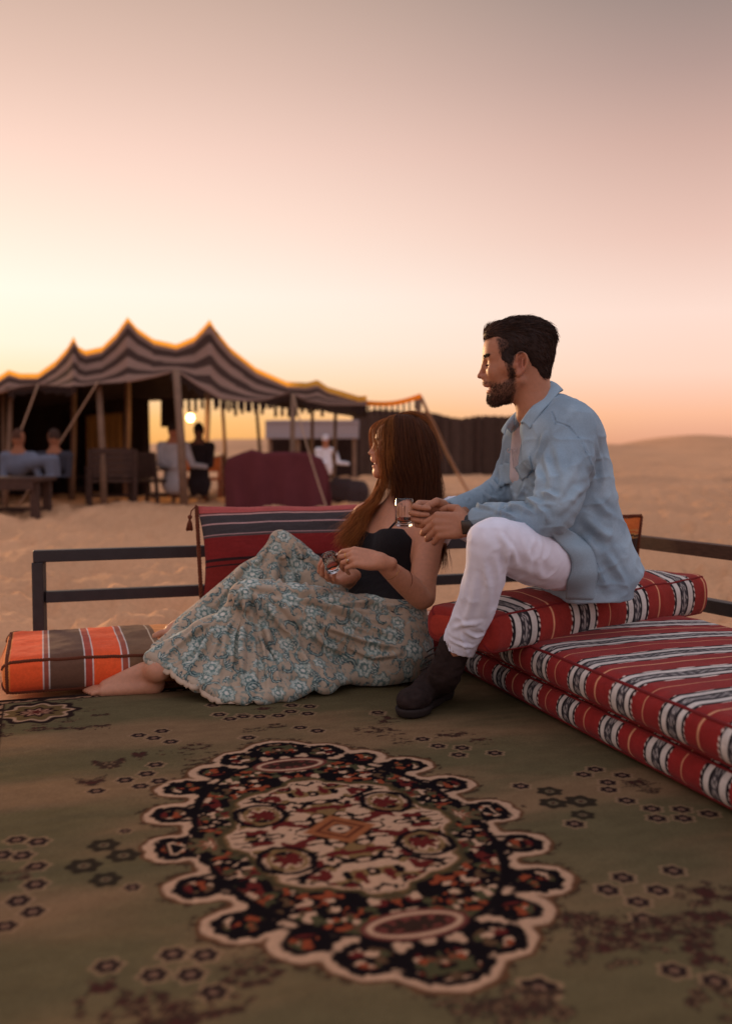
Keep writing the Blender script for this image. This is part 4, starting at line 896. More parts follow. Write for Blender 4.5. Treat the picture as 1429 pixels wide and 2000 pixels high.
# ------------------------------------------------------------------ denim shirt over a grey under-shirt
def torso_tab(e): return [(-.06, 0, .03, .175 + e, .135 + e), (0, 0, .045, .175 + e, .140 + e), (.15, 0, .045, .172 + e, .132 + e), (.3, 0, .015, .188 + e, .130 + e), (.40, 0, -.012, .180 + e, .112 + e), (.46, 0, -.016, .13 + e, .090 + e), (.50, 0, -.014, .085 + e, .07 + e)]
uf = Field(axis(.28, .95, .005), axis(2.72, 3.3, .005), axis(.4, .93, .005)); uf.loft(pel, mA, mL, mF, torso_tab(-.014), .02)
sf = Field(axis(.18, .98, .0036), axis(2.6, 3.32, .0036), axis(.27, .97, .0036))
sf.loft(pel, mA, mL, mF, torso_tab(0), .02)
for sh, s in ((lsh, 1), (rsh, -1)): sf.cone(nb - mA * .045 + mL * s * .06 - mF * .02, sh, .068, .074, .04)
sf.chain([(lsh + mL * -.01, .076), (P(1104, 915, 2.80), .076), (P(1082, 985, 2.75), .070), (P(1056, 1014, 2.745), .058), (P(1010, 1014, 2.78), .050), (P(965, 1010, 2.83), .043), (P(938, 1014, 2.855), .041)], .02, n=24)
sf.chain([(rsh, .066), (P(1010, 908, 3.14), .062), (P(988, 950, 3.15), .056), (P(965, 968, 3.12), .052), (P(930, 982, 3.07), .045), (P(893, 994, 3.01), .039), (P(884, 997, 3.0), .039)], .02, n=20)
sf.chain([(P(1120, 985, 2.96), .11), (P(1146, 1070, 2.935), .108), (P(1168, 1135, 2.925), .096), (P(1172, 1185, 2.925), .094)], .04, n=8)
sf.chain([(P(1135, 1050, 3.06), .108), (P(1158, 1115, 3.06), .104), (P(1160, 1150, 3.06), .102), (P(1160, 1190, 3.06), .10)], .05)
sf.plane(P(1165, 1176, 2.88), A3(.06, -.05, -1), .004)
sf.cone(lwr + (lel - lwr) * .0, lwr + (lel - lwr) * .30, .033, .033, .004, sub=True); sf.cone(rwr, rwr + (rel - rwr) * .28, .032, .032, .004, sub=True)
# neck opening and open front
sf.cone(P(1072, 802, 2.93), P(1110, 826, 2.88), .048, .060, .03); sf.cone(P(1050, 822, 2.90), P(1085, 850, 2.86), .040, .06, .03); sf.cone(P(1038, 846, 2.905), P(1050, 890, 2.88), .034, .045, .03)
sf.cone(HM.p(-36, 0, -100), HM.p(-52, 0, -160), .062, .056, .008, sub=True)
pV, pF = sf.mesh(0); op = [snap(pV, q) for q in ((1009, 832), (1007, 850), (1004, 880), (1003, 905), (1003, 930))]; inw = unit(A3(.35, 1, 0))
for a, b, r0, r1 in zip(op[:-1], op[1:], (.021, .018, .013, .011, .012), (.018, .013, .011, .012, .014)): sf.cone(a - inw * .006, b - inw * .006, r0, r1, .004, sub=True); sf.cone(a + inw * .010, b + inw * .010, r0, r1, .004, sub=True)
uf.chain([(q + inw * .034, .024) for q in op[1:]], .02)
uV, uF = uf.mesh(1); link('undershirt', mesh_np('undershirt', uV + normals(uV, uF) * (.004 * (fbm(uV * A3(60, 60, 12), 3) - .5))[:, None], uF), M_under, man)
V, F = sf.mesh(2)
V = folds(V, F, [
    (((1140, 862), (1155, 905), (1160, 945)), .012, 0.0090), (((1060, 880), (1075, 930), (1068, 975)), .010, 0.0105), (((1035, 945), (1060, 962), (1090, 968)), .008, 0.0135), (((1018, 962), (1035, 975), (1050, 985)), .006, 0.0150),
    (((1020, 950), (1010, 975), (1018, 995)), .006, 0.0135), (((1040, 985), (1060, 1000), (1066, 1022)), .007, 0.0120), (((985, 985), (1015, 985), (1040, 1000)), .006, 0.0105), (((965, 995), (990, 1000), (1012, 1015)), .006, 0.0090), (((1000, 970), (985, 990), (975, 1012)), .005, 0.0090),
    (((1120, 900), (1105, 950), (1095, 990)), .012, 0.0090), (((1085, 870), (1095, 920), (1090, 960)), .012, 0.0075), (((1045, 905), (1050, 935), (1040, 955)), .008, 0.0090), (((1100, 1000), (1130, 960), (1160, 935)), .010, 0.0090),
    (((1090, 1030), (1120, 1070), (1150, 1130)), .012, 0.0135), (((1110, 1020), (1150, 1060), (1190, 1105)), .012, 0.0120), (((1140, 1010), (1175, 1040), (1200, 1050)), .012, 0.0105), (((1165, 975), (1185, 1000), (1200, 1005)), .010, 0.0075), (((1105, 1065), (1125, 1110), (1128, 1160)), .010, 0.0135), (((1150, 1080), (1170, 1120), (1190, 1155)), .012, 0.0105), (((1180, 1070), (1205, 1110), (1222, 1140)), .010, 0.0105), (((1075, 1040), (1095, 1075), (1108, 1100)), .008, 0.0090),
    (((985, 890), (975, 930), (985, 960)), .008, 0.0090), (((960, 935), (975, 950), (995, 955)), .006, 0.0120), (((945, 955), (958, 970), (975, 975)), .006, 0.0105), (((915, 970), (935, 985), (960, 990)), .005, 0.0090), (((1060, 850), (1050, 880), (1040, 905)), .008, 0.0090), (((1165, 860), (1175, 900), (1180, 950)), .010, 0.0075),
    (((1128, 850), (1146, 880), (1158, 905)), .0022, -0.0030), (((1085, 822), (1110, 830), (1132, 852)), .0022, -0.0030), (((1076, 800), (1080, 815), (1085, 824)), .0022, -0.0025), (((1158, 905), (1158, 918), (1152, 930)), .0022, -0.0025)])
N = normals(V, F); V = V + N * (.003 * (fbm(V * A3(16, 16, 16), 3) - .5) + .0040 * ridge(V * A3(13, 13, 17) + 3.1) + .0014 * (fbm(V * A3(70, 70, 50), 3) - .5))[:, None]
wash = fbm(V * 9, 4); sc_ = A3(*s2l((146, 168, 182))) * (1 - sst(.30, .75, wash))[:, None] + A3(*s2l((160, 182, 194))) * sst(.35, .7, wash)[:, None]
# stitched seams
for pts in (((1128, 850), (1146, 880), (1158, 905)), ((1085, 822), (1110, 830), (1132, 852)), ((1076, 800), (1080, 815), (1085, 824)), ((1158, 905), (1160, 918), (1154, 932)), ((1150, 1085), (1165, 1105), (1180, 1140))):
    q = [snap(V, p) for p in pts]
    for a, b in zip(q[:-1], q[1:]):
        d, _ = seg_dist(V, a, b); sc_ = blend(sc_, np.exp(-(d / .0022) ** 2) * .45, A3(*s2l((70, 92, 112))))
shirt = link('shirt', mesh_np('shirt', V, F, sc_), M_denim, man)
# collar
def strip(name, rows, m, parent, thick=.0025, col=None):
    """rows: (n, k, 3) grid of points -> solid sheet"""
    rows = np.asarray(rows); n, k, _ = rows.shape; i = np.arange(n - 1)[:, None]; j = np.arange(k - 1)[None, :]
    Fq = np.stack([i * k + j, (i + 1) * k + j, (i + 1) * k + j + 1, i * k + j + 1], -1).reshape(-1, 4)
    o = link(name, mesh_np(name, rows.reshape(-1, 3), Fq, None if col is None else np.tile(A3(*col), (n * k, 1))), m, parent); md = o.modifiers.new('solid', 'SOLIDIFY'); md.thickness = thick; md.offset = 0; return o
ct = spline([P(*q) for q in ((990, 836, 2.985), (994, 826, 3.02), (1012, 803, 3.075), (1046, 768, 3.10), (1073, 745, 3.05), (1068, 752, 2.96), (1050, 779, 2.905), (1032, 803, 2.88), (1016, 824, 2.885))], 61)
cb = spline([P(*q) for q in ((984, 850, 2.96), (980, 838, 3.02), (1000, 818, 3.11), (1052, 788, 3.14), (1096, 764, 3.06), (1092, 766, 2.92), (1068, 792, 2.87), (1050, 814, 2.855), (1033, 838, 2.86))], 61)
ci_ = ct * .8 + np.mean(ct, 0) * .2 - A3(0, 0, .03); rows = []
for k in range(61):
    r_ = [ci_[k] * (1 - q) + ct[k] * q for q in (0, .5, .9)]; o_ = unit(cb[k] - ct[k])
    for q in np.linspace(0, 1, 8): r_.append(ct[k] * (1 - q) + cb[k] * q + A3(0, 0, .006) * math.sin(q * math.pi) + (0.004 * math.sin(k * .5 + q * 2)) * A3(0, -.4, .3))
    rows.append(r_)
strip('collar', rows, M_denim, shirt, .003, s2l((154, 178, 192)))
# chest pockets and buttons
def patch(name, quad, m, parent, off=.004, n=10, col=None):
    c = np.array(quad, float); rows = []
    for a in np.linspace(0, 1, 8):
        r_ = []
        for b in np.linspace(0, 1, 8):
            px_ = (c[0] * (1 - a) + c[3] * a) * (1 - b) + (c[1] * (1 - a) + c[2] * a) * b; q = snap(V, px_); r_.append(q + unit(A3(0, 0, CAMZ) - q) * off)
        rows.append(r_)
    rows = np.array(rows)
    for _ in range(2): rows[1:-1, 1:-1] = (rows[1:-1, 1:-1] * 2 + rows[:-2, 1:-1] + rows[2:, 1:-1] + rows[1:-1, :-2] + rows[1:-1, 2:]) / 6
    return strip(name, rows, m, parent, .003, col)
dcol = s2l((152, 174, 186))
# hem of the shirt falling over the hip
bothV = np.vstack([V, tV]); rows = []
ed = spline(np.array([(1072, 1040), (1100, 1066), (1119, 1092), (1117, 1120), (1108, 1145), (1101, 1172)], float), 22); inner = spline(np.array([(1100, 1030), (1140, 1055), (1165, 1085), (1168, 1120), (1166, 1150), (1165, 1176)], float), 22)
for q_, (e_, n_) in enumerate(zip(ed, inner)):
    A_ = snap(bothV, e_); B_ = snap(V, n_); A_ = A_ + unit(A3(0, 0, CAMZ) - A_) * .010 * min(1, q_ / 6); B_ = B_ + A3(0, .004, 0); rows.append([A_ * (1 - w) + B_ * w + unit(A3(0, 0, CAMZ) - B_) * min(1, q_ / 6) * (.012 * math.sin(w * math.pi) + .004 * math.sin(q_ * .9 + w * 3)) for w in np.linspace(0, 1, 10)])
rows = np.array(rows)
for _ in range(3): rows[1:-1] = (rows[:-2] + rows[1:-1] * 2 + rows[2:]) / 4
strip('shirt_tail', rows, M_denim, shirt, .003, s2l((154, 176, 188)))
patch('pocket', ((1001, 912), (1030, 893), (1036, 918), (1016, 940)), M_denim, shirt, col=dcol)
patch('pocket', ((969, 908), (992, 906), (994, 945), (974, 950)), M_denim, shirt, col=dcol)
# laces at the under-shirt's neck
lb = MB(); l0 = snap(uV, (1003, 874)) - inw * .012
for s in (1, -1): lb.tube(spline([l0 + mF * .012, l0 + mL * s * .014 + mF * .016 - mA * .012, l0 + mL * s * .022 + mF * .014 - mA * .004, l0 + mL * s * .010 + mF * .016], 12), .0014, 5); lb.tube(spline([l0 + mF * .012, l0 + mL * s * .006 + mF * .018 - mA * .03, l0 + mL * s * .014 + mF * .022 - mA * .06], 10), .0014, 5)
lb.build('lace', M_under, man, smooth=True)
# watch and bracelet on the left wrist
wd = unit(lel - lwr); wc = lwr + wd * .014; T_ = wd; n1 = unit(np.cross(T_, A3(0, 0, 1))); n1 = n1 if n1[1] < 0 else -n1; n2_ = np.cross(T_, n1)
a = np.linspace(0, 2 * math.pi, 29)[:-1]; ringp = lambda c, r1, r2, w, th: [[c + (r1 + dth) * math.cos(q) * n1 + (r2 + dth) * math.sin(q) * n2_ + T_ * dw for (dw, dth) in ((-w, 0), (-w, th), (w, th), (w, 0), (-w, 0))] for q in np.append(a, a[0])]
def ring(name, c, r1, r2, w, th, m, parent):
    rows = np.array(ringp(c, r1, r2, w, th)); n, k, _ = rows.shape; i = np.arange(n - 1)[:, None]; j = np.arange(k - 1)[None, :]
    return link(name, mesh_np(name, rows.reshape(-1, 3), np.stack([i * k + j, i * k + j + 1, (i + 1) * k + j + 1, (i + 1) * k + j], -1).reshape(-1, 4), smooth=False), m, parent)
wt = ring('watch', wc, .0285, .0285, .011, .0035, M_black, man)
MB().box(wc + n1 * .034 + n2_ * .004, n1 * .005, n2_ * .020, T_ * .0175).build('watch_face', mat('watch_glass', s2l((16, 16, 18)), rough=.15, bump=0, spec=.6), wt, bevel=.004, smooth=True, seg=3)
ring('bracelet', lwr + wd * .034, .030, .030, .0025, .003, M_cord, man)
# ================================================================== the woman
wpel = P(748, 1222, 3.27); wnb = P(778, 992, 3.37)
wlh = P(742, 1245, 3.20); wrh = P(735, 1205, 3.40)
wlk = P(482, 1172, 3.08); wla = P(308, 1310, 3.03); wrk = P(548, 1058, 3.36); wra = P(400, 1256, 3.36)
wls = P(838, 1042, 3.24); wrs = P(716, 1010, 3.50)
wle = P(822, 1165, 3.12); wlw = P(741, 1096, 3.00); wre = P(690, 1135, 3.44); wrw = P(672, 1120, 3.18)
wA = unit(wnb - wpel); L0 = unit(wls - wrs); wL = unit(L0 - wA * (wA @ L0)); wF = np.cross(wL, wA)
Z3 = A3(0, 0, 1)
HW = HeadFrame(P(784.3, 874.7, 3.39), unit(A3(-1, .02, math.tan(R(11)))), unit(A3(math.tan(R(11)), 0, 1)), 0.90)
wf_ = Field(axis(-1.0, .36, .006, ((-.16, .03, .002), (.02, .26, .0028), (-.90, -.60, .003))), axis(2.88, 3.62, .006, ((2.95, 3.10, .0026), (3.28, 3.5, .0026))), axis(-.0, 1.0, .006, ((.62, .93, .0022), (.37, .47, .002), (.0, .13, .003))))
head(wf_, HW, True)
wf_.chain([(HW.p(-26, 0, -45), .047), (HW.p(-40, 0, -110), .045), (HW.p(-44, 0, -150), .047), (wnb - wA * .03, .058)], .02, n=8)
wtab = lambda e: [(-.08, 0, .01, .17 + e, .12 + e), (.04, 0, .01, .165 + e, .115 + e), (.14, 0, .008, .125 + e, .09 + e), (.22, 0, .005, .128 + e, .09 + e), (.31, 0, .0, .150 + e, .088 + e), (.38, 0, -.006, .135 + e, .068 + e), (.42, 0, -.008, .08 + e, .05 + e)]
wf_.loft(wpel, wA, wL, wF, wtab(0), .03)
for s in (1, -1):
    wf_.ell(wpel + wA * .265 + wF * .058 + wL * s * .066, (.052, .056, .056), np.array([wF, wL, wA]), .05)     # bust
    wf_.cone(wnb - wA * .055 + wL * s * .04, (wls if s > 0 else wrs), .042, .048, .035)
    wf_.chain([(wnb - wA * .022 + wF * .035 + wL * s * .02, .010), (wnb - wA * .030 + wF * .045 + wL * s * .08, .009), ((wls if s > 0 else wrs) + wA * .02, .01)], .018)      # collar bone
for sh, el, wr in ((wls, wle, wlw), (wrs, wre, wrw)):
    wf_.chain([(sh, .050), (sh * .62 + el * .38, .045), (sh * .25 + el * .75, .042), (el + A3(.006, 0, -.006), .037), (el * .72 + wr * .28, .038), (el * .35 + wr * .65, .031), (wr, .022)], .018, n=18)
wf_.chain([(wlh, .07), (wlh * .5 + wlk * .5 - Z3 * .02, .05), (wlk - Z3 * .05, .02), (wlk * .5 + wla * .5 - Z3 * .05, .02), (wla, .029)], .02, n=12)
wf_.chain([(wrh, .07), (wrh * .5 + wrk * .5 - Z3 * .02, .045), (wrk - Z3 * .04, .02), (wrk * .5 + wra * .5 - Z3 * .03, .02), (wra + A3(.04, 0, -.01), .028)], .02, n=12)
# hands round a small glass
WG = P(648, 1104, 3.02)
whl = hand(wf_, wlw, A3(-1, -.10, .18), A3(-.2, .4, 1), A3(-.10, .75, -.65), .90, curl=((.55, .75, .45), (.62, .85, .5), (.70, .95, .5), (.75, .95, .5)), spread=(.06, 0, -.05, -.10), thumb=((.022, .026, .008), (.050, .036, .028), (.074, .026, .042), (.094, .016, .048)), rr=.78)
whr = hand(wf_, wrw + A3(.012, 0, -.01), A3(-.75, -.85, -.02), A3(-.5, .2, .8), A3(.2, -.3, 1), .88, curl=((.5, .8, .6), (.5, .8, .6), (.45, .8, .6), (.4, .8, .6)), spread=(.1, .02, -.05, -.12), thumb=((.022, .026, .006), (.050, .046, .018), (.072, .044, .030), (.088, .036, .036)), rr=.85)
# feet
def foot(fd, ank, heel, toe, out):
    d = unit((toe - heel) * A3(1, 1, .4)); z = A3(0, 0, 1); lat = unit(np.cross(z, d)); lat = lat if lat @ out > 0 else -lat; Lf = np.linalg.norm(toe - heel); up_ = np.cross(d, lat); up_ = up_ if up_[2] > 0 else -up_
    p = lambda a, b, c: heel + a * Lf * d + b * lat + c * up_
    fd.ell(p(.12, 0, .028), (.032, .030, .030), np.array([d, lat, up_]), .015)
    fd.chain([(ank, .034), (p(.20, 0, .065), .036), (p(.45, 0, .045), .030), (p(.70, 0, .024), .022)], .02, n=8, flat=None)
    fd.chain([(p(.15, .012, .022), .024), (p(.45, .024, .018), .020), (p(.72, .028, .014), .016)], .02); fd.chain([(p(.15, -.012, .022), .024), (p(.45, -.018, .026), .020), (p(.74, -.026, .016), .018)], .02)
    for k, (b, L, r) in enumerate(((-.030, 1.0, .0115), (-.012, .985, .0085), (.003, .955, .008), (.017, .92, .0078), (.030, .88, .0078))):
        fd.chain([(p(.70, b * .9, .015), .011), (p(L * .86, b, .020 - .001 * k), r * 1.02), (p(L - .03, b * 1.02, .010), r)], .005)
foot(wf_, wla, G(322, 1352), G(160, 1357) , A3(0, -1, 0))
foot(wf_, wra, A3(wra[0] + .02, wra[1], .125), P(302, 1267, 3.33) * A3(1, 1, 0) + A3(0, 0, .125), A3(0, 1, 0))
V, F = wf_.mesh(1)
f, l, u = HW.loc(V); hd = np.hypot(np.hypot(f, l), u) < 175
wskin = A3(*s2l((196, 136, 104))); col = np.tile(wskin, (len(V), 1)) * (0.95 + .10 * fbm(V * 30, 3))[:, None]
col = blend(col, hd * np.exp(-(((f - 92) / 13) ** 2 + (l / 24) ** 2 + (((u + 79) / 12)) ** 2)) * .9, A3(*s2l((176, 84, 78))))
col = blend(col, hd * np.exp(-(((f - 66) / 30) ** 2 + ((np.abs(l) - 44) / 18) ** 2 + ((u + 36) / 20) ** 2)) * .35, A3(*s2l((198, 112, 88))))
brow = hd * np.exp(-(((u - 12 - .08 * np.abs(l)) / 3.6) ** 2)) * sst(8, 13, np.abs(l)) * (1 - sst(44, 52, np.abs(l))) * (f > 50)
lid = hd * np.exp(-(((u + 9) / 2.6) ** 2)) * np.exp(-((np.abs(l) - 31) / 14) ** 4) * (f > 70)
col = blend(col, brow * .8, dark); col = blend(col, lid * .9, dark)
col = hand_marks(V, col, whl + whr)
woman = link('person', mesh_np('person', V, F, col), M_skin)
tag(woman, 'long-haired woman in black top and floral skirt reclining on the orange mattress', 'person')
Nn = normals(V, F); g = np.random.default_rng(33)
for sd_ in (1, -1):
    ci = np.where((brow > .5) & (l * sd_ > 0))[0]; ri = g.choice(ci, 130); strands('eyebrow', V[ri], np.sign(l[ri])[:, None] * HW.l - HW.f * .4 + Nn[ri] * .2 + g.normal(size=(130, 3)) * .15, .007, M_hair, woman, seg=3, r=.0005, col=np.tile(A3(*s2l((66, 42, 30))), (130, 1)))['kind'] = 'stuff'
    ci = np.where((lid > .6) & (l * sd_ > 0))[0]; ri = g.choice(ci, 55); strands('eyelash', V[ri], HW.f * 1.0 + HW.u * .5 + g.normal(size=(55, 3)) * .15, .009, M_hair, woman, seg=3, r=.0005, bend=HW.f * .6 + HW.u * np.ones((55, 1)), col=np.tile(A3(*s2l((26, 18, 16))), (55, 1)))['kind'] = 'stuff'
tb = MB()
for k in range(-4, 5): tb.box(HW.p(88 - .10 * k * k * .9, k * 4.7, -76), HW.f * .0028, HW.l * .0020, HW.u * .0042)
tb.build('teeth', M_tooth, woman, bevel=.001, smooth=True)
# ------------------------------------------------------------------ black strappy top
M_top = mat('black_jersey', s2l((34, 30, 31)), rough=0.9, var=.12, vscale=60, bump=.4, bscale=700, bdist=.001, spec=.12, sheen=.1)
bt = Field(axis(-.14, .34, .0035), axis(3.02, 3.56, .0035), axis(.10, .66, .0035))
bt.loft(wpel, wA, wL, wF, [(r0[0], r0[1], r0[2], r0[3], r0[4]) for r0 in wtab(.006)], .03)
for s in (1, -1): bt.ell(wpel + wA * .265 + wF * .062 + wL * s * .066, (.054, .058, .058), np.array([wF, wL, wA]), .05)
bt.plane(wpel + wA * .315, wA * 1.0 + wF * .10 - wL * .0, .004)
bt.cone(wpel + wA * .36 + wF * .14, wpel + wA * .345 + wF * .04, .062, .058, .01, sub=True)      # neckline scoop
for s in (1, -1): bt.cone(wpel + wA * .36 + wL * s * .17 + wF * .10, wpel + wA * .30 + wL * s * .155 - wF * .05, .060, .055, .012, sub=True)
bt.plane(wpel + wA * .03, -wA, .004)
bV, bF = bt.mesh(2); bN = normals(bV, bF); sA = (bV - wpel) @ wA
bV = bV + bN * (.005 * (fbm(np.stack([bV[:, 0] * 14, bV[:, 1] * 14, sA * 60], -1), 3) - .5) * (1 - sst(.15, .24, sA)) + .003 * (fbm(bV * 40, 3) - .5))[:, None]
top = link('top', mesh_np('top', bV, bF), M_top, woman)
sb = MB()
def over(pts):
    """strap laid on the skin"""
    out = []
    for q in spline(pts, 16):
        i = np.argmin(np.linalg.norm(V - q, axis=1)); out.append(V[i] + Nn[i] * .003)
    o = np.array(out)
    for _ in range(3): o[1:-1] = (o[:-2] + o[1:-1] * 2 + o[2:]) / 4
    return o
for s in (1, -1): sb.tube(over([wpel + wA * .30 + wF * .11 + wL * s * .085, wpel + wA * .36 + wF * .07 + wL * s * .095, wnb - wA * .0 + wL * s * .10 + wF * .01, wpel + wA * .34 - wF * .07 + wL * s * .08]), .0038, 6)
sb.build('strap', M_top, top, smooth=True)
# ------------------------------------------------------------------ flowered skirt
kf = Field(axis(-.78, .34, .0035), axis(2.84, 3.62, .0035), axis(-.0, .62, .0035))
kf.loft(wpel, wA, wL, wF, [(-.10, 0, .01, .185, .14), (.0, 0, .01, .185, .135), (.06, 0, .01, .165, .118), (.095, 0, .008, .150, .106)], .03)
kf.ell(P(745, 1275, 3.26), (.17, .19, .12), None, .05)
kf.chain([(wlh, .115), (P(610, 1205, 3.13), .10), (wlk + A3(.02, .01, 0), .066), (wlk, .052)], .04, n=10)
kf.chain([(wrh + A3(0, 0, -.02), .10), (P(645, 1160, 3.37), .072), (P(590, 1095, 3.365), .050), (wrk, .043)], .03, n=10)
HL = [P(*q) for q in ((300, 1282, 3.05), (345, 1310, 3.00), (395, 1340, 2.95), (450, 1368, 2.91), (500, 1362, 2.92), (560, 1352, 2.95), (640, 1335, 3.02))]     # hem of the near side, lying towards the carpet
for h in HL: h[2] = max(h[2], .022)
for a, b in zip(HL[:-1], HL[1:]): kf.tri(wlk + A3(0, .02, -.012), a, b, .015, .035)
kf.tri(wlk + A3(0, .02, -.015), HL[-1], P(720, 1310, 3.16), .02, .05); kf.tri(wlk + A3(.02, .03, -.03), P(720, 1310, 3.16), wlh, .03, .06)
kf.tri(wlk + A3(0, .05, -.03), P(318, 1276, 3.10), P(480, 1290, 3.2), .02, .04)
# far side: from the raised knee down to the mattress
HR = [P(*q) for q in ((388, 1196, 3.44), (338, 1240, 3.40), (298, 1270, 3.34), (304, 1274, 3.20))]
for a, b in zip(HR[:-1], HR[1:]): kf.tri(wrk + A3(0, 0, -.01), a, b, .014, .035)
kf.tri(wlk + A3(0, .02, -.01), HL[0], HR[-1], .014, .03); kf.tri(wrk + A3(.0, -.02, -.02), HR[-1], P(500, 1250, 3.2), .016, .04); kf.tri(wrk + A3(.01, 0, -.06), P(500, 1220, 3.28), P(680, 1235, 3.32), .022, .03); kf.tri(wrk + A3(.0, .0, -.03), P(395, 1195, 3.44), P(660, 1240, 3.44), .018, .03); kf.cone(P(410, 1232, 3.37), P(322, 1262, 3.34), .045, .024, .03)
kf.cone(P(470, 1382, 2.90), P(440, 1372, 2.92), .018, .014, .02); kf.cone(P(500, 1372, 2.91), P(520, 1362, 2.93), .016, .012, .02); kf.cone(P(408, 1362, 2.96), P(425, 1366, 2.95), .012, .010, .015)
kf.plane(A3(0, 0, .012), A3(0, 0, -1), .006)
kf.cone(wlw + A3(-.08, 0, .03), wlw + A3(.02, .05, .02), .05, .05, .02, sub=True)
kV, kF = kf.mesh(2)
kN = normals(kV, kF)
def radial(K, c0, c1, fr, amp, sel):
    dx, dz = kV[:, 0] - K[0], kV[:, 2] - K[2]; rr_ = np.hypot(dx, dz); ph = np.mod(np.arctan2(dz, dx), 2 * math.pi); w = sst(c0 - .2, c0 + .1, ph) * (1 - sst(c1 - .1, c1 + .2, ph)) * sst(.03, .16, rr_) * sel
    nn = fbm(np.stack([ph * 3, ph * 0, rr_ * 6], -1), 3); return amp * w * (np.abs(np.sin(ph * fr + 5 * nn)) ** .7 - .5)
dis = radial(wlk, 3.3, 5.4, 9, .020, 1 - sst(3.14, 3.22, kV[:, 1])) + radial(wrk, 3.3, 5.6, 8, .016, sst(3.20, 3.28, kV[:, 1]))
tdir = unit(wlh - wlk); al = (kV - wlk) @ tdir; pe = np.linalg.norm(kV - wlk - al[:, None] * tdir, axis=1); dis += .012 * sst(.02, .10, al) * (fbm(np.stack([al * 7, kV[:, 2] * 26 + kV[:, 1] * 14, al * 0], -1), 3) - .5)
kV = kV + kN * dis[:, None]
kV = folds(kV, kF, [ (((505, 1150), (590, 1162), (680, 1160)), .010, -.016), (((486, 1142), (560, 1158), (660, 1185)), .009, .010),
    (((478, 1150), (476, 1230), (474, 1330)), 0.0085, 0.0256), (((490, 1155), (500, 1230), (512, 1340)), 0.0085, -0.0192), (((500, 1160), (525, 1240), (545, 1335)), 0.0085, 0.0192), (((470, 1150), (445, 1230), (425, 1330)), 0.0085, 0.0144), (((466, 1152), (410, 1235), (370, 1310)), 0.0085, 0.0144), (((462, 1155), (380, 1230), (320, 1280)), 0.0076, 0.0128),
    (((510, 1165), (580, 1250), (620, 1325)), 0.0102, 0.0160), (((540, 1170), (640, 1260), (700, 1300)), 0.0102, 0.0128), (((560, 1160), (660, 1190), (760, 1215)), 0.0076, 0.0144), (((600, 1165), (690, 1200), (780, 1245)), 0.0076, 0.0160), (((640, 1225), (710, 1250), (785, 1265)), 0.0085, 0.0160), (((660, 1180), (720, 1175), (780, 1185)), 0.0068, 0.0128), (((690, 1165), (740, 1180), (790, 1215)), 0.0059, 0.0128), (((680, 1270), (730, 1285), (780, 1280)), 0.0085, 0.0128),
    (((555, 1035), (555, 1090), (545, 1145)), 0.0068, 0.0144), (((542, 1035), (505, 1100), (470, 1150)), 0.0068, 0.0128), (((535, 1035), (470, 1110), (420, 1180)), 0.0068, 0.0128), (((565, 1038), (590, 1090), (600, 1150)), 0.0068, 0.0128), (((575, 1045), (620, 1100), (655, 1140)), 0.0059, 0.0128)])
kN = normals(kV, kF); kV = kV + kN * (.006 * (fbm(kV * A3(13, 13, 13), 4) - .5))[:, None]
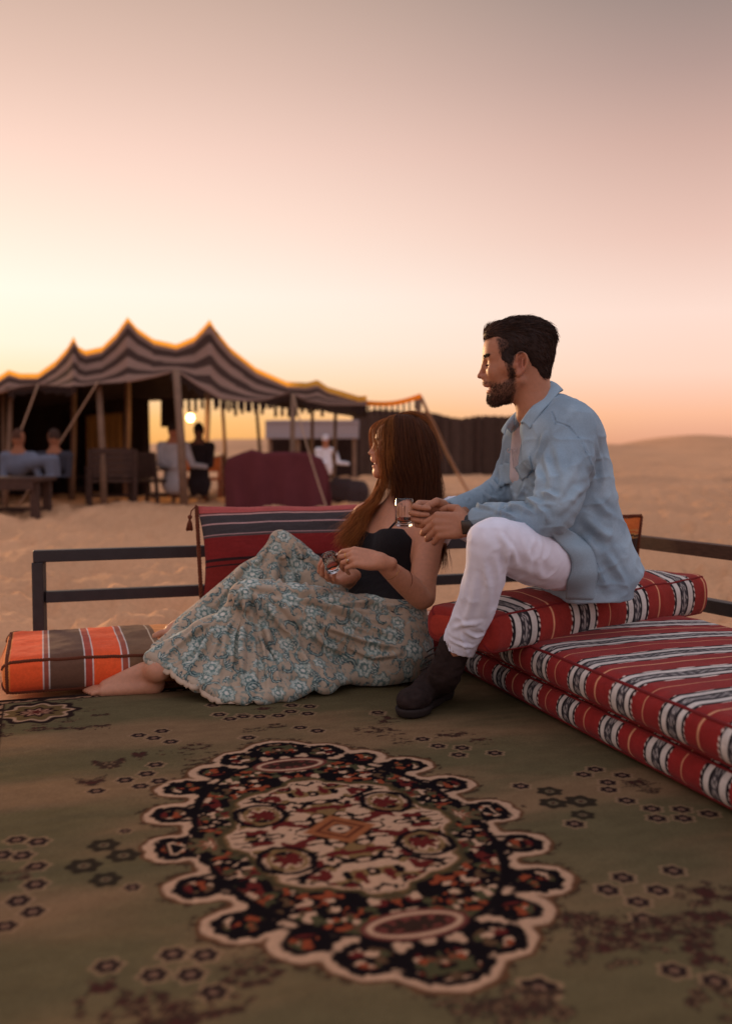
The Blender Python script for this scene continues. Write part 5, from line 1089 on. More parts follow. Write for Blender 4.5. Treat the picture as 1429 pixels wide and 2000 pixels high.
# cloth print: laid out in two directions along the cloth so that it follows the drape
kN = normals(kV, kF)
pu = kV[:, 0] * 1.0 + .25 * kV[:, 1]; pv = kV[:, 2] * .90 + .62 * kV[:, 1]
def print_cloth(pu, pv):
    base = A3(*s2l((180, 160, 136))); n = len(pu); c = np.tile(base, (n, 1)) * (.92 + .16 * fbm(np.stack([pu * 70, pv * 70, pu * 0], -1), 3))[:, None]
    teal = A3(*s2l((62, 86, 88))); teal2 = A3(*s2l((104, 128, 122))); mint = A3(*s2l((164, 176, 164))); pale = A3(*s2l((208, 204, 188)))
    gg = np.random.default_rng(4); cell = .046
    wx = pu + .006 * (fbm(np.stack([pu * 30, pv * 30, pu * 0 + 2], -1), 2) - .5); wy = pv + .006 * (fbm(np.stack([pu * 30, pv * 30, pu * 0 + 7], -1), 2) - .5)
    for ix in range(int(pu.min() / cell) - 1, int(pu.max() / cell) + 2):
        for iy in range(int(pv.min() / cell) - 1, int(pv.max() / cell) + 2):
            cx = (ix + (.5 if iy % 2 else 0) + gg.uniform(-.22, .22)) * cell; cy = (iy + gg.uniform(-.22, .22)) * cell; a0 = gg.uniform(0, 6.28); kind = (ix * 2 + iy) % 3; sc = gg.uniform(.8, 1.35); hand_ = gg.choice([-1, 1])
            m = np.where((np.abs(wx - cx) < .06) & (np.abs(wy - cy) < .06))[0]
            if not len(m): continue
            x = (wx[m] - cx) / sc; y = (wy[m] - cy) / sc; xr = (x * math.cos(a0) + y * math.sin(a0)) * hand_; yr = -x * math.sin(a0) + y * math.cos(a0); r = np.hypot(xr, yr); a = np.arctan2(yr, xr); cc_ = c[m]
            if kind == 0:                                            # open flower with fringed petals
                R0 = .021 + .003 * np.cos(7 * a) + .0012 * np.sin(31 * a)
                cc_ = blend(cc_, ins(r - R0 - .0025, .001), teal2 * .8); cc_ = blend(cc_, ins(r - R0, .001), mint); cc_ = blend(cc_, ins(r - R0 + .003, .001) * (np.cos(28 * a) > .1), pale); cc_ = blend(cc_, ins(r - .011 - .002 * np.cos(7 * a), .001), teal2); cc_ = blend(cc_, ins(r - .006, .001), pale)
            elif kind == 1:                                          # scroll leaf
                th = np.mod(a + math.pi, 2 * math.pi); sp_ = .005 + .0042 * th; d = np.abs(r - sp_) - .0048 * np.sin(np.clip(th / 6.0, 0, 1) * math.pi) - .001 * np.cos(th * 9)
                cc_ = blend(cc_, ins(d, .0008), teal); cc_ = blend(cc_, ins(np.abs(r - sp_) - .0012, .0006) * (th > 1.5), mint)
            else:                                                    # spray of small leaves
                for q in range(5):
                    an = -1.0 + .5 * q; lx = xr * math.cos(an) + yr * math.sin(an); ly = -xr * math.sin(an) + yr * math.cos(an); d = sd_ell(lx - .014, ly, .011, .0036)
                    cc_ = blend(cc_, ins(d, .0008), teal if q % 2 else teal2); cc_ = blend(cc_, ins(sd_ell(lx - .014, ly, .007, .001), .0006), pale)
            c[m] = cc_
    fine = fbm(np.stack([wx * 110, wy * 110, wx * 0], -1), 2); c = blend(c, sst(.66, .70, fine) * .6, teal2)
    return c
kc = print_cloth(pu, pv)
M_skirt = mat('printed_cotton', attr=True, rough=0.95, var=.06, vscale=80, bump=.35, bscale=800, bdist=.001, spec=.08, sheen=.15)
skirt = link('skirt', mesh_np('skirt', kV, kF, kc), M_skirt, woman)
# scalloped hem
hb = spline([h + A3(0, -.012, -.004) for h in HL[:5]], 80); rows = []
for k, q in enumerate(hb):
    i = np.argmin(np.linalg.norm(kV - q, axis=1)); s0 = kV[i] + kN[i] * .002; dn = unit(A3(-.25, -.35, -.9)); w = .010 + .004 * abs(math.sin(k * .55)); e = s0 + dn * w; e[2] = max(e[2], .010); rows.append([s0 + A3(0, 0, .004), s0 * .5 + e * .5 + A3(0, -.002, 0), e])
strip('hem', rows, mat('hem_lace', s2l((196, 170, 144)), rough=.9, bump=.2), skirt, .002)
# ------------------------------------------------------------------ long hair
M_hairw = mat('chestnut_hair', attr=True, rough=0.55, var=0.2, vscale=200, bump=0, spec=0.18, trans=.22)
hw = Field(axis(-.06, .30, .0035), axis(3.24, 3.58, .0035), axis(.56, .93, .0035)); S = HW.sc
E = lambda c, r, k=10, sub=False: hw.ell(HW.p(*c), np.array(r) * S, HW.ax, k * S, sub)
E((-10, 0, 40), (98, 80, 84)); E((-44, 0, -20), (64, 78, 84), 30)
hw.cone(HW.p(-52, 0, -30), P(832, 958, 3.40), .070, .052, .04)
for s in (1, -1): E((30, s * 66, 10), (38, 16, 52), 16)
E((126, 0, -40), (102, 130, 106), 8, True)
hV, hF = hw.mesh(2); hN = normals(hV, hF)
hair = link('hair', mesh_np('hair', hV, hF, A3(*s2l((62, 38, 27))) * (.6 + .8 * fbm(hV * A3(150, 150, 14), 3))[:, None]), M_hairw, woman)
def locks(name, guides, n, spread, r, cols, seed, parent, seg=18, wave=.0, wl=1.0):
    """strands between guide curves: each guide is a list of (pixel x, pixel y, depth); strands are mixed from two neighbours"""
    gg = np.random.default_rng(seed); G_ = np.array([spline([P(*q) for q in gd], seg) for gd in guides]); k = len(G_)
    a = gg.uniform(0, k - 1.0001, n); i = a.astype(int); fx = (a - i)[:, None, None]; Pp = G_[i] * (1 - fx) + G_[i + 1] * fx
    t = np.linspace(0, 1, seg)[None, :, None]; off = gg.normal(size=(n, 1, 3)) * spread; Pp = Pp + off * (.5 + 1.0 * t) * A3(1, 1, .6)
    Pp = Pp + gg.normal(size=(n, 1, 3)) * .010 * t ** 2 * wl
    if wave: ph = gg.normal(size=(n, 1, 1)) * .5 + i[:, None, None] * 1.3; Pp = Pp + wave * t * np.sin(t * 15 + ph) * A3(.9, .4, .25)
    c = cols[0] * (1 - gg.random((n, 1))) + cols[1] * gg.random((n, 1))
    return strand_mesh(name, Pp, gg.uniform(.6, 1.3, n) * r, M_hairw, parent, c, gg)
dk, md_, gd_ = A3(*s2l((62, 37, 26))), A3(*s2l((122, 72, 42))), A3(*s2l((204, 126, 62)))
# near side: from the parting over the ear down to the shoulder
locks('lock', [[(770, 812, 3.385), (760, 822, 3.33), (760, 860, 3.295), (763, 905, 3.29), (767, 940, 3.295), (772, 968, 3.31)],
               [(776, 811, 3.39), (767, 818, 3.33), (767, 860, 3.285), (771, 910, 3.275), (774, 950, 3.28), (786, 985, 3.29)],
               [(782, 810, 3.395), (776, 816, 3.33), (773, 860, 3.28), (784, 915, 3.265), (792, 955, 3.27), (800, 992, 3.27)],
               [(788, 809, 3.40), (794, 816, 3.33), (799, 855, 3.28), (808, 910, 3.265), (813, 955, 3.27), (815, 998, 3.28)],
               [(793, 809, 3.41), (810, 818, 3.34), (824, 850, 3.30), (831, 905, 3.28), (833, 955, 3.29), (832, 998, 3.30)],
               [(797, 809, 3.42), (824, 822, 3.38), (843, 856, 3.34), (849, 905, 3.32), (850, 955, 3.33), (845, 994, 3.34)],
               [(800, 810, 3.44), (828, 822, 3.42), (848, 858, 3.42), (853, 905, 3.42), (853, 950, 3.42), (848, 985, 3.42)],
               [(800, 810, 3.46), (825, 822, 3.47), (843, 858, 3.48), (849, 905, 3.48), (850, 950, 3.47), (846, 980, 3.46)]], 4200, .0032, .0007, (dk, md_), 5, hair, wave=.006, wl=1.2)
# fringe and the strands beside the face
locks('lock', [[(760, 815, 3.36), (735, 828, 3.34), (728, 850, 3.33), (736, 885, 3.32), (748, 925, 3.33)],
               [(772, 812, 3.37), (740, 824, 3.33), (731, 852, 3.31), (740, 900, 3.30), (747, 945, 3.33)],
               [(778, 812, 3.37), (750, 824, 3.31), (741, 860, 3.30), (750, 910, 3.30), (748, 965, 3.36)]], 80, .0030, .0006, (md_, gd_), 6, hair, wl=.8, wave=.003)
locks('lock', [[(766, 813, 3.40), (735, 826, 3.42), (724, 848, 3.44), (730, 900, 3.46)], [(770, 813, 3.40), (730, 830, 3.44), (726, 860, 3.46), (740, 920, 3.46)]], 60, .003, .00065, (md_, gd_), 16, hair, wl=.6)
locks('lock', [[(774, 811, 3.385), (753, 822, 3.335), (744, 862, 3.305), (750, 915, 3.30), (752, 958, 3.33)], [(778, 810, 3.39), (760, 820, 3.33), (756, 862, 3.29), (762, 915, 3.285), (766, 960, 3.30)], [(780, 810, 3.39), (768, 818, 3.325), (768, 862, 3.28), (774, 915, 3.27), (780, 965, 3.28)]], 420, .0045, .0006, (dk, gd_), 26, hair, wave=.006, wl=1.2)
# the long wavy lock over the far shoulder
locks('lock', [[(745, 900, 3.33), (748, 940, 3.36), (734, 975, 3.33), (706, 1010, 3.30), (690, 1042, 3.28)],
               [(750, 905, 3.34), (752, 945, 3.37), (722, 985, 3.34), (696, 1012, 3.32), (672, 1040, 3.30)],
               [(756, 915, 3.36), (744, 955, 3.38), (728, 985, 3.36), (706, 1022, 3.30), (682, 1062, 3.27)],
               [(760, 920, 3.38), (740, 960, 3.42), (718, 990, 3.40), (690, 1025, 3.34), (676, 1050, 3.30)],
               [(750, 915, 3.40), (730, 965, 3.44), (712, 1000, 3.42), (695, 1035, 3.36), (684, 1070, 3.31)]], 2000, .0065, .0007, (md_, gd_), 7, hair, seg=26, wave=.012, wl=1.6)
# stray hairs
locks('lock', [[(790, 812, 3.38), (820, 812, 3.40), (845, 840, 3.41), (856, 900, 3.42)], [(775, 810, 3.38), (800, 804, 3.38), (830, 820, 3.39), (852, 880, 3.42)]], 130, .006, .0004, (md_, gd_), 9, hair, wl=1.6)
locks('lock', [[(848, 960, 3.36), (862, 1030, 3.34), (868, 1080, 3.32), (862, 1105, 3.32)], [(846, 960, 3.38), (858, 1020, 3.37), (870, 1070, 3.35), (866, 1110, 3.34)]], 120, .003, .0006, (dk, md_), 12, hair, wave=.004)
# jewellery
M_gold = mat('gold', s2l((220, 170, 96)), rough=.25, metallic=1.0, bump=0); M_silver = mat('silver', s2l((200, 196, 192)), rough=.2, metallic=1.0, bump=0)
def torus(name, c, nrm_, R0, r0, m, parent, n=24, k=6):
    nrm_ = unit(nrm_); a_ = unit(np.cross(nrm_, A3(.3, .2, 1))); b_ = np.cross(nrm_, a_); t = np.linspace(0, 2 * math.pi, n + 1); V, Fq = tube_np(np.array([c + R0 * (math.cos(q) * a_ + math.sin(q) * b_) for q in t]), r0, k); return link(name, mesh_np(name, V, Fq), m, parent)
for fi, tt in ((1, .55), (2, .5)): q = whl[fi]; torus('ring', q[0] * (1 - tt) + q[1] * tt, q[1] - q[0], .0088, .0014, M_gold, woman)
q = whl[2]; pq = q[0] * .5 + q[1] * .5; i = np.argmin(np.linalg.norm(V - (pq + A3(0, -.01, .003)), axis=1)); MB().box(V[i] + Nn[i] * .002, A3(.003, 0, 0), A3(0, .003, 0), A3(0, 0, .003)).build('ring_stone', M_silver, woman, bevel=.001)
torus('bracelet', wlw * .72 + wle * .28, wle - wlw, .0285, .0012, M_gold, woman, n=30)
torus('bracelet', wlw * .45 + wle * .55, wle - wlw + A3(0, .04, .06)  , .0360, .0010, M_cord, woman, n=30)

# ================================================================== tea glasses
def glass_mat(name, tint=(1, .96, .93), rough=.02):
    m = bpy.data.materials.new(name); m.use_nodes = True; p = m.node_tree.nodes['Principled BSDF']; p.inputs['Base Color'].default_value = (*tint, 1); p.inputs['Roughness'].default_value = rough; p.inputs['Transmission Weight'].default_value = 1; p.inputs['IOR'].default_value = 1.45
    return m
M_glass = glass_mat('clear_glass'); M_tea = glass_mat('red_tea', s2l((226, 120, 78)), .03); M_tea.node_tree.nodes['Principled BSDF'].inputs['IOR'].default_value = 1.33
def tea_glass(name, base, up, hd, H, R0, label, group, fill=.28):
    up = unit(up); hd = unit(hd - up * (hd @ up)); sd = np.cross(up, hd); n = 72; base = np.asarray(base)
    e = empty(name, tuple(base))
    prof = [(.0, .0), (.75, .0), (.97, .004), (1, .012), (1, H * .30), (1.0, H * .36), (1.01, H * .7), (1.02, H), (.985, H + .001), (.94, H - .003), (.92, H * .4), (.90, .012), (.6, .009), (.0, .009)]
    rows = []
    for (rr, z) in prof:
        ring_ = []
        for k in range(n):
            a = k * 2 * math.pi / n; rib = 1 + (.035 * abs(math.sin(a * 9)) if .3 < rr and rr >= .97 and z < H * .95 else 0); ring_.append(base + up * z + R0 * rr * rib * (math.cos(a) * hd + math.sin(a) * sd))
        rows.append(ring_)
    rows = np.array(rows); m = len(prof); i = np.arange(m - 1)[:, None]; j = np.arange(n)[None, :]; j2 = (j + 1) % n
    link('bowl', mesh_np('bowl', rows.reshape(-1, 3), np.stack([i * n + j, i * n + j2, (i + 1) * n + j2, (i + 1) * n + j], -1).reshape(-1, 4)), M_glass, e)
    hz = MB(); pts = spline([base + up * H * .72 + hd * R0 * .97, base + up * H * .74 + hd * (R0 + .014), base + up * H * .45 + hd * (R0 + .021), base + up * H * .2 + hd * (R0 + .012), base + up * H * .16 + hd * R0 * .97], 20); hz.tube(pts, .0032, 8); hz.build('handle', M_glass, e, smooth=True)
    tp = [(.0, .0096), (.6, .0096), (.895, .0125), (.905, H * fill), (.0, H * fill)]; rows = np.array([[base + up * z + R0 * rr * (math.cos(k * 2 * math.pi / n) * hd + math.sin(k * 2 * math.pi / n) * sd) for k in range(n)] for rr, z in tp]); m = len(tp); i = np.arange(m - 1)[:, None]
    link('tea', mesh_np('tea', rows.reshape(-1, 3), np.stack([i * n + j, i * n + j2, (i + 1) * n + j2, (i + 1) * n + j], -1).reshape(-1, 4)), M_tea, e)
    tag(e, label, 'glass', group); return e
gb = P(788.5, 1029, 2.95); tea_glass('tea_glass', gb, A3(.01, 0, 1), A3(.97, -.1, 0), .083, .0255, 'ribbed glass of red tea held up by the man', 'tea glasses', .34)
wgb = P(652, 1116, 3.03); wg = tea_glass('tea_glass', wgb, A3(-.28, -.35, .9), A3(.6, .6, 0), .060, .0215, 'small tea glass held in the lap of the woman', 'tea glasses', .5)
# ================================================================== the camp behind: tent, furniture, people, fence
M_canvas = mat('striped_canvas', attr=True, rough=.95, var=.12, vscale=4, bump=.2, bscale=40, spec=.05, trans=.18)
M_rim_glow = mat('golden_rim_glow', s2l((255, 190, 80)), rough=.9, bump=0, trans=.92)  # gold colour imitates the backlit glow on ridge and rope
M_pole = mat('grey_wood_pole', s2l((132, 104, 84)), rough=.9, var=.2, vscale=8, bump=.3, bscale=30)
M_rope = mat('pale_rope', s2l((176, 140, 112)), rough=.9, bump=0)
M_darkcl = mat('dark_goat_hair', s2l((52, 38, 34)), rough=1, var=.2, vscale=6, bump=.2, bscale=30)
M_tan = mat('tan_canvas', s2l((150, 110, 66)), rough=1, var=.15, vscale=3, bump=.1)
M_wood = mat('dark_wood', s2l((74, 52, 42)), rough=.8, var=.25, vscale=12, bump=.2, bscale=60)
M_wood2 = mat('orange_wood', s2l((150, 84, 52)), rough=.7, var=.2, vscale=12, bump=.2, bscale=60)
M_maroon = mat('maroon_cloth', s2l((98, 46, 50)), rough=1, var=.15, vscale=5, bump=.3, bscale=40, bdist=.01)
M_cloth_w = mat('white_cloth', s2l((222, 212, 206)), rough=.9, bump=.1); M_cloth_b = mat('blue_white_cloth', s2l((150, 156, 172)), rough=.9, bump=.1); M_cloth_g = mat('grey_cloth', s2l((164, 150, 148)), rough=.9, bump=.1); M_cloth_d = mat('dark_cloth', s2l((44, 36, 38)), rough=.9, bump=.1)
gz0 = lambda x, y: float(ground_h(np.array([x]), np.array([y]))[0])
def ground_pt(px, Y): p = P(px, 950, Y); p[2] = gz0(p[0], Y); return p
tent = empty('tent', tuple(ground_pt(345, 12.4)))
YF, YR, YB = 12.4, 14.6, 17.2
rid = np.array([(-60, 760), (0, 746), (18, 734), (40, 741), (75, 741), (110, 716), (133, 690), (145, 669), (153, 688), (168, 696), (200, 689), (228, 662), (250, 631), (268, 652), (300, 674), (345, 684), (380, 669), (398, 650), (410, 636), (422, 656), (450, 690), (500, 730), (560, 757), (600, 759), (620, 754), (640, 768), (700, 787), (716, 786)], float)
eav = np.array([(-60, 775), (0, 768), (40, 757), (75, 752), (130, 757), (165, 756), (192, 752), (240, 750), (300, 738), (345, 726), (385, 755), (430, 781), (480, 786), (520, 783), (565, 768), (600, 785), (640, 793), (716, 793)], float)
xs_ = np.unique(np.concatenate([np.arange(-60, 717, 4.0), rid[:, 0]])); ry = np.interp(xs_, rid[:, 0], rid[:, 1]); ey = np.interp(xs_, eav[:, 0], eav[:, 1])
nv_ = 34; rows = []; cols = []; ridge_pts = []
for x, a, b in zip(xs_, ry, ey):
    narrow = sst(560, 700, x); yr = YR * (1 - narrow) + (YF + .5) * narrow; top = P(x, a, yr); bot = P(x, b, YF); ridge_pts.append(top); r_ = []; c_ = []
    for k in range(nv_):
        t = k / (nv_ - 1); q = top * (1 - t) + bot * t; q[2] -= .10 * math.sin(t * math.pi) * (1 - narrow); r_.append(q)
        st = math.sin((t ** .9) * 2 * math.pi * 3.3 + .5 * math.sin(x * .008) + .8); c_.append(A3(*s2l((156, 120, 102))) if st > .0 else A3(*s2l((78, 56, 47))))
    rows.append(r_); cols.append(c_)
rows = np.array(rows); n, k, _ = rows.shape; i = np.arange(n - 1)[:, None]; j = np.arange(k - 1)[None, :]; Fq = np.stack([i * k + j, (i + 1) * k + j, (i + 1) * k + j + 1, i * k + j + 1], -1).reshape(-1, 4)
o = link('canopy', mesh_np('canopy', rows.reshape(-1, 3), Fq, np.array(cols).reshape(-1, 3)), M_canvas, tent); md = o.modifiers.new('solid', 'SOLIDIFY'); md.thickness = .02
rp = np.array(ridge_pts)
# rear slope
rows2 = []
for q, x in zip(rp[::2], xs_[::2]):
    b = P(x, np.interp(x, [-60, 0, 330, 420, 560, 700, 822], [800, 790, 778, 776, 782, 786, 778]), YB - 2.0 * sst(560, 760, x)); rows2.append([q * (1 - t) + b * t - A3(0, 0, .18 * math.sin(t * math.pi)) + A3(0, .02, -.015) for t in np.linspace(0, 1, 12)])
rows2 = np.array(rows2); n2q, k2, _ = rows2.shape; i = np.arange(n2q - 1)[:, None]; j = np.arange(k2 - 1)[None, :]
o = link('canopy', mesh_np('canopy', rows2.reshape(-1, 3), np.stack([i * k2 + j, (i + 1) * k2 + j, (i + 1) * k2 + j + 1, i * k2 + j + 1], -1).reshape(-1, 4)), M_darkcl, tent); md = o.modifiers.new('solid', 'SOLIDIFY'); md.thickness = .02
rb_ = np.stack([rp + A3(0, -.01, -.02), rp + A3(0, -.02, .025), rp + A3(0, -.01, .085)], 1); nn_ = len(rb_); i = np.arange(nn_ - 1)[:, None]; j = np.arange(2)[None, :]; link('rim_glow_ribbon', mesh_np('rim_glow_ribbon', rb_.reshape(-1, 3), np.stack([i * 3 + j, (i + 1) * 3 + j, (i + 1) * 3 + j + 1, i * 3 + j + 1], -1).reshape(-1, 4)), M_rim_glow, tent)  # added ribbon standing in for the sun's rim glow along the ridge
# fringe along front and rear eaves
fm = MB()
for x in np.arange(20, 716, 7.0):
    if 150 < x < 330: continue
    yb = np.interp(x, eav[:, 0], eav[:, 1]); L = random.uniform(.07, .13); q = P(x, yb, YF); fm.box(q - A3(0, 0, L / 2 - .01), A3(.014, 0, 0), A3(0, .006, 0), A3(0, 0, L / 2))
for x in np.arange(330, 712, 13.0):
    q = P(x, np.interp(x, [330, 420, 560, 700], [778, 776, 782, 786]), YB - 2.0 * sst(560, 760, x)); L = random.uniform(.18, .34); fm.box(q - A3(0, 0, L / 2 - .03), A3(.028, 0, 0), A3(0, .01, 0), A3(0, 0, L / 2))
tag(fm.build('fringe', M_darkcl, tent), kind='stuff')
q0, q1_ = P(714, 787, YF + .5), P(822, 773, 13.0); tt_ = np.linspace(0, 1, 20)[:, None]; qq = q0 * (1 - tt_) + q1_ * tt_; qq[:, 2] -= .05 * np.sin(tt_[:, 0] * math.pi); MB().tube(qq, .03, 6).build('ridge_rope', M_rim_glow, tent, smooth=True)
fm = MB()
for q in qq[1:-1:2]: fm.box(q - A3(0, 0, .08), A3(.012, 0, 0), A3(0, .006, 0), A3(0, 0, .07))
tag(fm.build('fringe', M_darkcl, tent), kind='stuff')
def pole(px_t, py_t, px_b, Y, r=.035, Yb=None):
    t = P(px_t, py_t, Y); b = ground_pt(px_b, Yb or Y); b[2] -= .05; MB().tube([b, (b + t) / 2 + A3(.01, 0, 0), t], [r, r * .95, r * .85], 10).build('pole', M_pole, tent, smooth=True)
for a in ((344, 722, 360, YF, .055), (193, 745, 203, YF + .2, .045), (572, 768, 566, YF, .035), (434, 784, 442, 14.8, .03), (404, 782, 404, 15.2, .03), (22, 756, 10, YF + .4, .035), (6, 760, 4, YF + 1.0, .03), (250, 640, 246, YR, .05), (410, 645, 398, YR + .2, .045), (145, 675, 140, YR, .045), (610, 790, 606, 15.5, .03), (655, 792, 650, 15.3, .03), (818, 776, 806, 13.2, .04), (500, 786, 512, 16.5, .03)): pole(*a)
def rope(name, a, b, r=.012, sag=.06):
    t = np.linspace(0, 1, 14)[:, None]; p = a * (1 - t) + b * t; p[:, 2] -= sag * np.sin(t[:, 0] * math.pi); MB().tube(p, r, 6).build(name, M_rope, tent, smooth=True)
rope('guy_rope', P(822, 776, 13.0), ground_pt(915, 17.0) * A3(1, 1, 1), .022); rope('guy_rope', P(192, 745, YF), ground_pt(30, 12.6), .011, .02); rope('guy_rope', P(75, 750, YF), ground_pt(-30, 12.0), .011); rope('guy_rope', P(572, 768, YF), ground_pt(640, 10.8), .008)
# hanging walls of the tent
def curtain(pts_top, zb, m, folds_=.06, nseg=60, nz=14):
    tp_ = spline(np.array(pts_top), nseg); rows = []
    for q_, p in enumerate(tp_):
        g0 = gz0(p[0], p[1]) if zb is None else zb; rows.append([A3(p[0] + .02 * math.sin(q_ * .7), p[1] + folds_ * math.sin(q_ * 1.1) * (1 - w), p[2] * w + g0 * (1 - w)) for w in np.linspace(0, 1, nz)])
    rows = np.array(rows); n, k, _ = rows.shape; i = np.arange(n - 1)[:, None]; j = np.arange(k - 1)[None, :]
    o = link('curtain', mesh_np('curtain', rows.reshape(-1, 3), np.stack([i * k + j, (i + 1) * k + j, (i + 1) * k + j + 1, i * k + j + 1], -1).reshape(-1, 4)), m, tent); md = o.modifiers.new('solid', 'SOLIDIFY'); md.thickness = .015
curtain([P(-60, 780, 17), P(100, 778, 17), P(200, 774, 17), P(292, 774, 17)], None, M_darkcl)
curtain([P(314, 770, 16.9), P(326, 768, 16.9), P(345, 772, 16.9)], 1.15, M_darkcl, .02, 20)
curtain([P(168, 812, 16.4), P(200, 808, 16.4), P(236, 806, 16.4)], .35, M_tan, .03, 30)
curtain([P(-60, 776, 13), P(-50, 772, 15), P(-45, 775, 16.8)], None, M_darkcl, .04, 30)
tag(tent, 'brown striped tent with three pointed peaks standing on the sand', 'tent')
# ---- lamp
M_bulb = bpy.data.materials.new('lit_bulb'); M_bulb.use_nodes = True; pb = M_bulb.node_tree.nodes['Principled BSDF']; pb.inputs['Emission Color'].default_value = (1, .62, .22, 1); pb.inputs['Emission Strength'].default_value = 14; pb.inputs['Base Color'].default_value = (.9, .7, .4, 1)
lp = P(372, 815, 14.4); lamp = empty('hanging_lamp', tuple(lp)); Vv_ = []
MB().tube([lp + A3(0, 0, -.06), lp + A3(0, 0, -.045), lp, lp + A3(0, 0, .04), lp + A3(0, 0, .055)], [.02, .045, .06, .04, .02], 16).build('globe', M_bulb, lamp, smooth=True); MB().tube([lp + A3(0, 0, .05), lp + A3(0, 0, .09)], [.03, .025], 10).build('cap', M_wood, lamp); MB().tube([lp + A3(0, 0, .08), lp + A3(0, 0, .62)], .006, 5).build('cord', M_cloth_d, lamp)
tag(lamp, 'glowing lamp hanging under the tent beside the front pole', 'lamp')
ll = bpy.data.lights.new('lamp_light', 'POINT'); ll.energy = 14; ll.color = (1, .62, .3); ll.shadow_soft_size = .08; lo = bpy.data.objects.new('lamp_light', ll); COL.objects.link(lo); lo.location = tuple(lp + A3(0, 0, -.12)); lo.parent = lamp; lo.matrix_parent_inverse = Matrix.Translation(-Vector(lamp.location))
# ---- furniture in front of the tent
def at_ground(px, py):
    """ground point under a photo pixel"""
    p = G(px, py, 0.0)
    for _ in range(4): p = G(px, py, gz0(p[0], p[1]))
    return p
X_, Y_, Z_ = A3(1, 0, 0), A3(0, 1, 0), A3(0, 0, 1)
bn = at_ground(40, 1008); H_ = P(40, 930, bn[1])[2] - bn[2]; sx = bn[1] / FPX
t = empty('picnic_table', tuple(bn))
for k in range(4): MB().box(bn + A3(-.30, -.22 + k * .15, H_ - .03), X_ * .63, Y_ * .07, Z_ * .022).build('plank', M_wood, t, bevel=.004)
for xx in (-.62, .24):
    for yy in (-.2, .22): MB().box(bn + A3(xx, yy, H_ / 2 - .04), X_ * .045, Y_ * .045, Z_ * (H_ / 2 - .02)).build('leg', M_wood, t, bevel=.004)
MB().box(bn + A3(-.2, .22, .06), X_ * .46, Y_ * .03, Z_ * .03).build('stretcher', M_wood, t); MB().box(bn + A3(-.25, -.27, H_ - .10), X_ * .5, Y_ * .02, Z_ * .045).build('apron', M_wood, t)
tag(t, 'low dark plank table at the left edge in front of the tent', 'table')
def chair(px, py, hpx, rot, label, m=M_wood, w=.44):
    b = at_ground(px, py); s = b[1] / FPX; H = hpx * s; c = empty('wooden_chair', tuple(b)); cx, sy = math.cos(rot), math.sin(rot); U = A3(cx, sy, 0); Vd = A3(-sy, cx, 0); sh = H * .46
    for a in (-1, 1):
        MB().bar(b + U * a * w / 2 + Vd * -.2 + Z_ * -.02, b + U * a * w / 2 + Vd * -.2 + Z_ * sh * 1.45, .045, .045, up=(0, 1, 0)).build('leg', m, c); MB().bar(b + U * a * w / 2 + Vd * .2 + Z_ * -.02, b + U * a * w / 2 + Vd * .28 + Z_ * H, .045, .045, up=(0, 1, 0)).build('leg', m, c)
        MB().bar(b + U * a * w / 2 + Vd * -.24 + Z_ * sh * 1.47, b + U * a * w / 2 + Vd * .26 + Z_ * sh * 1.5, .06, .03).build('armrest', m, c)
    MB().box(b + Z_ * sh, U * w / 2, Vd * .22, Z_ * .02).build('seat', m, c, bevel=.004)
    for q in range(5): MB().box(b + Vd * (.22 + .012 * q) + Z_ * (sh + .08 + (H - sh - .1) * q / 4.0), U * (w / 2 - .02), Vd * .01, Z_ * .035).build('slat', m, c)
    MB().box(b + Vd * -.2 + Z_ * sh * .4, U * w / 2, Vd * .015, Z_ * .02).build('stretcher', m, c)
    tag(c, label, 'chair', 'wooden chairs before the tent'); return c
chair(218, 990, 112, R(200), 'dark wooden armchair in front of the tan curtain', w=.56); chair(298, 985, 100, R(160), 'dark wooden chair standing left of the front tent pole', w=.42); chair(150, 968, 80, R(30), 'small dark chair beside the two seated people', w=.34)
# table with a cloth under the lamp
tb_ = at_ground(385, 972); hh = P(385, 888, tb_[1])[2] - tb_[2]; t = empty('serving_table', tuple(tb_))
MB().box(tb_ + Z_ * hh, X_ * .40, Y_ * .25, Z_ * .018).build('top', M_cloth_w, t, bevel=.006); MB().box(tb_ + Z_ * (hh - .14) + Y_ * -.2, X_ * .36, Y_ * .015, Z_ * .11).build('apron', M_wood2, t); MB().box(tb_ + Z_ * (hh - .36) + Y_ * -.1, X_ * .38, Y_ * .2, Z_ * .02).build('shelf', M_wood2, t)
for a in (-.37, .37):
    for b in (-.21, .21): MB().box(tb_ + A3(a, b, hh / 2 - .02), X_ * .025, Y_ * .025, Z_ * hh / 2).build('leg', M_wood2, t)
tag(t, 'serving table with pale top and orange wooden frame under the lamp', 'table')
# maroon wind-break
mb = at_ground(540, 992); t = empty('wind_screen', tuple(mb)); Ym = mb[1]; fx = np.array([432, 440, 470, 490, 515, 560, 600, 628, 640, 642]); fy = np.array([915, 895, 884, 878, 884, 882, 884, 896, 925, 985]); xs2 = np.linspace(432, 642, 80); rows = []
for x in xs2:
    top = P(x, np.interp(x, fx, fy), Ym); rows.append([A3(top[0], Ym + .04 * math.sin(x * .12) * (1 - w) + .25 * ((x - 537) / 105) ** 2, top[2] * w + (mb[2] - .03) * (1 - w)) for w in np.linspace(0, 1, 16)])
rows = np.array(rows); n, k, _ = rows.shape; i = np.arange(n - 1)[:, None]; j = np.arange(k - 1)[None, :]
o = link('cloth', mesh_np('cloth', rows.reshape(-1, 3), np.stack([i * k + j, (i + 1) * k + j, (i + 1) * k + j + 1, i * k + j + 1], -1).reshape(-1, 4)), M_maroon, t); o.modifiers.new('solid', 'SOLIDIFY').thickness = .03
